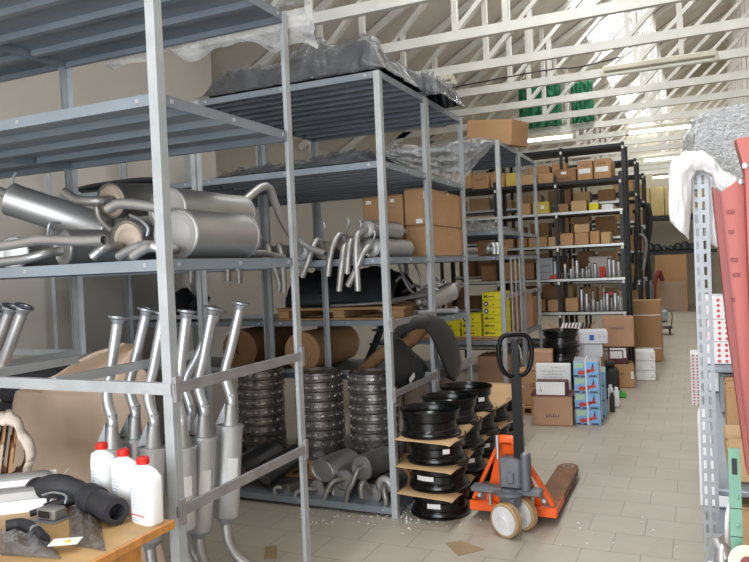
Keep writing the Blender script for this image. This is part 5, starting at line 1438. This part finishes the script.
mb.ring([[(-.0135, 0, 1.05), (.0135, 0, 1.05), (.0135, .004, 1.05), (-.0135, .004, 1.05)], [(-.0125, 0, 1.12), (.0125, 0, 1.12), (.0125, .004, 1.12), (-.0125, .004, 1.12)]])
obj('channel', mb, greenp, t)
mb = MB()
obj('slot', MB().cbox(-.006, .006, -.0015, 0, 1.055, 1.095, .0005), blackm, t)
for z in (1.0, .93, .86, .79, .72): 
    obj('rivet', MB().lathe([(.006, 0), (.005, .002), (.002, .003)], (.004, 0, z), (0, -1, 0), 10), greenp, t)
    obj('seam', MB().box(-.0137, .0137, -.0006, 0, z-.03, z-.028), rackblack, t)
t = thing('white_hose', 'thin white hose curving down behind the perforated upright', 'hose', (.09, 2.3, 0))
obj('hose', MB().tube([PY(733, 500, 2.3), PY(728, 512, 2.28), PY(727, 530, 2.28), PY(728, 560, 2.28), v(PY(728, 560, 2.28).x, 2.28, .02)], .006, 8), filmw, t, world=True)
q = PY(722, 556, 2.2)
t = thing('hose_clamp', 'chrome clamp on a stub pipe at the foot of the picture, lower right', 'clamp', (q.x, q.y, 0))
obj('stub_pipe', MB().pipe([(.0, 0, 0), (.0, 0, q.z-.03), (.01, 0, q.z)], .02, 14), steel_b, t)
obj('clamp_ring', MB().lathe([(.021, -.008), (.026, -.008), (.026, .008), (.021, .008)], (.008, 0, q.z-.02), (.2, 0, 1), 20, cap0=False, cap1=False), steel, t)
obj('clamp_screw', MB().tube([(-.035, -.01, q.z-.02), (.03, -.03, q.z-.015)], .005, 8), steel, t)
q = PY(747, 560, 1.9)
t = thing('round_flange', 'round cream flange with a red centre at the bottom right corner', 'flange', (q.x, 1.9, 0))
obj('stem', MB().lathe([(.02, 0), (.02, q.z)], n=12), steel_d, t)
obj('flange_disc', MB().lathe([(.012, -.01), (.04, -.01), (.042, 0), (.03, .006), (.02, .004)], (0, -.022, q.z), (0, -1, .3), 28), M('cream_plastic', (226, 214, 190), .5, 0, .05), t)
obj('red_centre', MB().lathe([(.016, .004), (.016, .012), (.006, .012)], (0, -.022, q.z), (0, -1, .3), 20), redd, t)
# salmon red sheet-metal door
t = thing('red_panel', 'large salmon red sheet metal machine panel leaning at the right edge', 'machine panel', (.4, 1.65, 0))
def pz(px, py, yy=1.6): q = PY(px, py, yy); return (q.x, q.z)
plate = [pz(719, 193), pz(743, 177), (.95, 1.80), (.95, 0.0), (.33, 0.0), pz(752, 480), pz(734, 329)]
def flat(poly, y0, y1): return MB().ring([[(x, y0, z) for x, z in poly], [(x, y1, z) for x, z in poly]])
obj('main_sheet', flat(plate, 1.6, 1.606), redp, t, world=True)
fl = [pz(712, 187), pz(719, 193), pz(734, 329), pz(750, 473), pz(747, 473), pz(727, 325)]
obj('edge_flange', flat(fl, 1.585, 1.66), redd, t, world=True)
fc = [pz(734, 144), pz(743, 176), pz(746, 260), (PY(760, 470, 1.58).x, .9), (.95, .9), (.95, 1.86), pz(760, 140)]
obj('raised_cover', flat(fc, 1.53, 1.598), redp, t, world=True)
for (px, py) in ((745, 166), (741, 182)): 
    q = PY(px, py, 1.53 if px > 742 else 1.6); obj('bolt', MB().lathe([(.006, 0), (.006, .006), (.003, .008)], q, (0, -1, 0), 8), steel_b, t, world=True)
for i, (px, py, l) in enumerate(((729, 212, .035), (731, 232, .02), (733, 260, .03), (735, 275, .03), (732, 300, .02))):
    q = PY(px, py, 1.598); obj('slot', MB().cbox(q.x-.004, q.x+l*.28, 1.597, 1.5995, q.z-.004, q.z+.004, .0006), redd, t, world=True)
obj('support_foot', MB().box(.40, .90, 1.606, 1.9, 0, .04), redd, t, world=True)
# foil bundle and white sheet over the right rack
gq = wrinkle(.005, 5, 3)
t = thing('foil_bundle', 'big bundle wrapped in silver bubble foil on top of the right rack', 'bundle', (.35, 3.0, 1.802))
ol = [(-.36, 0), (-.385, .08), (-.37, .2), (-.34, .27), (-.2, .29), (.3, .30), (.42, .25), (.42, 0)]
def fn(u, w_):
    n = len(ol); q = path_at([v(a, 0, b) for a, b in ol], u)
    e = 1-.10*(1-min(1, 5*w_))
    return (q.x*e+gq(u*3, w_*3), -.5+1.2*w_, max(.003, q.z*e+gq(w_*3, u*3)))
obj('foil_skin', MB().grid(fn, 60, 40), foil, t, sharp=75)
fr_ = [fn(u/30, 0) for u in range(31)]
obj('foil_end', MB().ring([fr_, [(x, y-.012, z) for x, y, z in fr_]]), foil, t)
obj('strap', MB().tube([(-.34, -.2, .27), (-.1, -.2, .305), (.3, -.2, .315)], .006, 6), blackm, t)
t = thing('foam_sheet', 'white foam film sheet draped over the top of the nearest perforated upright', 'foam sheet', (.02, 2.36, 1.86))
ga = wrinkle(.006, 3, 2)
A1 = [PY(x, y, 2.34) for x, y in ((697, 152), (684, 153), (672, 162), (668, 178), (669, 200), (671, 222))]
B1 = [PY(x, y, 2.37) for x, y in ((703, 166), (698, 172), (692, 180), (690, 200), (690, 220), (690, 240))]
def fn(u, w_):
    p = path_at(A1, u).lerp(path_at(B1, u), w_); return (p.x+ga(u, w_)*.3, p.y-.02-.05*math.sin(PI*w_)+ga(u*2, w_*2), p.z)
obj('hanging_lobe', MB().grid(fn, 24, 16), filmw, t, solid=.002, world=True, sharp=75)
A2 = [PY(x, y, 2.33) for x, y in ((688, 153), (703, 151), (714, 160), (724, 172), (738, 178))]
B2 = [PY(x, y, 2.33) for x, y in ((691, 170), (703, 170), (712, 174), (716, 188), (727, 196))]
def fn(u, w_):
    p = path_at(A2, u).lerp(path_at(B2, u), w_); return (p.x, p.y-.04*math.sin(PI*w_)+ga(u*2, w_*2), p.z+ga(w_, u)*.3)
obj('rolled_edge', MB().grid(fn, 24, 14), filmw, t, solid=.002, world=True, sharp=75)
A3 = [PY(x, y, 2.46) for x, y in ((706, 172), (712, 178), (716, 190))]
B3 = [PY(x, y, 2.46) for x, y in ((704, 240), (712, 245), (719, 248))]
def fn(u, w_):
    p = path_at(A3, u).lerp(path_at(B3, u), w_); return (p.x, p.y+ga(u*2, w_*2), p.z)
obj('back_fall', MB().grid(fn, 10, 16), filmw, t, solid=.002, world=True, sharp=75)

# ================================================================ FLOOR LITTER
mb = MB()
for i in range(760):
    x = random.gauss(412, 24) if i < 560 else rnd(300, 470)
    y = random.gauss(501, 11) if i < 560 else rnd(470, 525)
    if i > 745: x = rnd(520, 690); y = rnd(505, 555)
    q = PZ(x, y); s = rnd(.0015, .005)
    mb.box(q.x-s, q.x+s, q.y-s, q.y+s, 0, s)
tag(obj('foam_crumbs', mb, filmw), 'white foam crumbs scattered on the floor around the stacked black rims', 'crumbs', None, 'stuff')
for i, (pts, lab) in enumerate(((((445, 543), (461, 541), (485, 550), (458, 556)), 'flat brown cardboard scrap on the floor before the pallet truck'), (((265, 547), (277, 546), (277, 559), (264, 559)), 'small square brown scrap on the floor behind the nearest rack post'))):
    q = [PZ(x, y) for x, y in pts]
    tag(obj('cardboard_scrap', MB().ring([[(a.x, a.y, .0005) for a in q], [(a.x, a.y, .003) for a in q]]), M('scrap', (150, 128, 96), .8, 0, .15, 12)), lab, 'scrap')
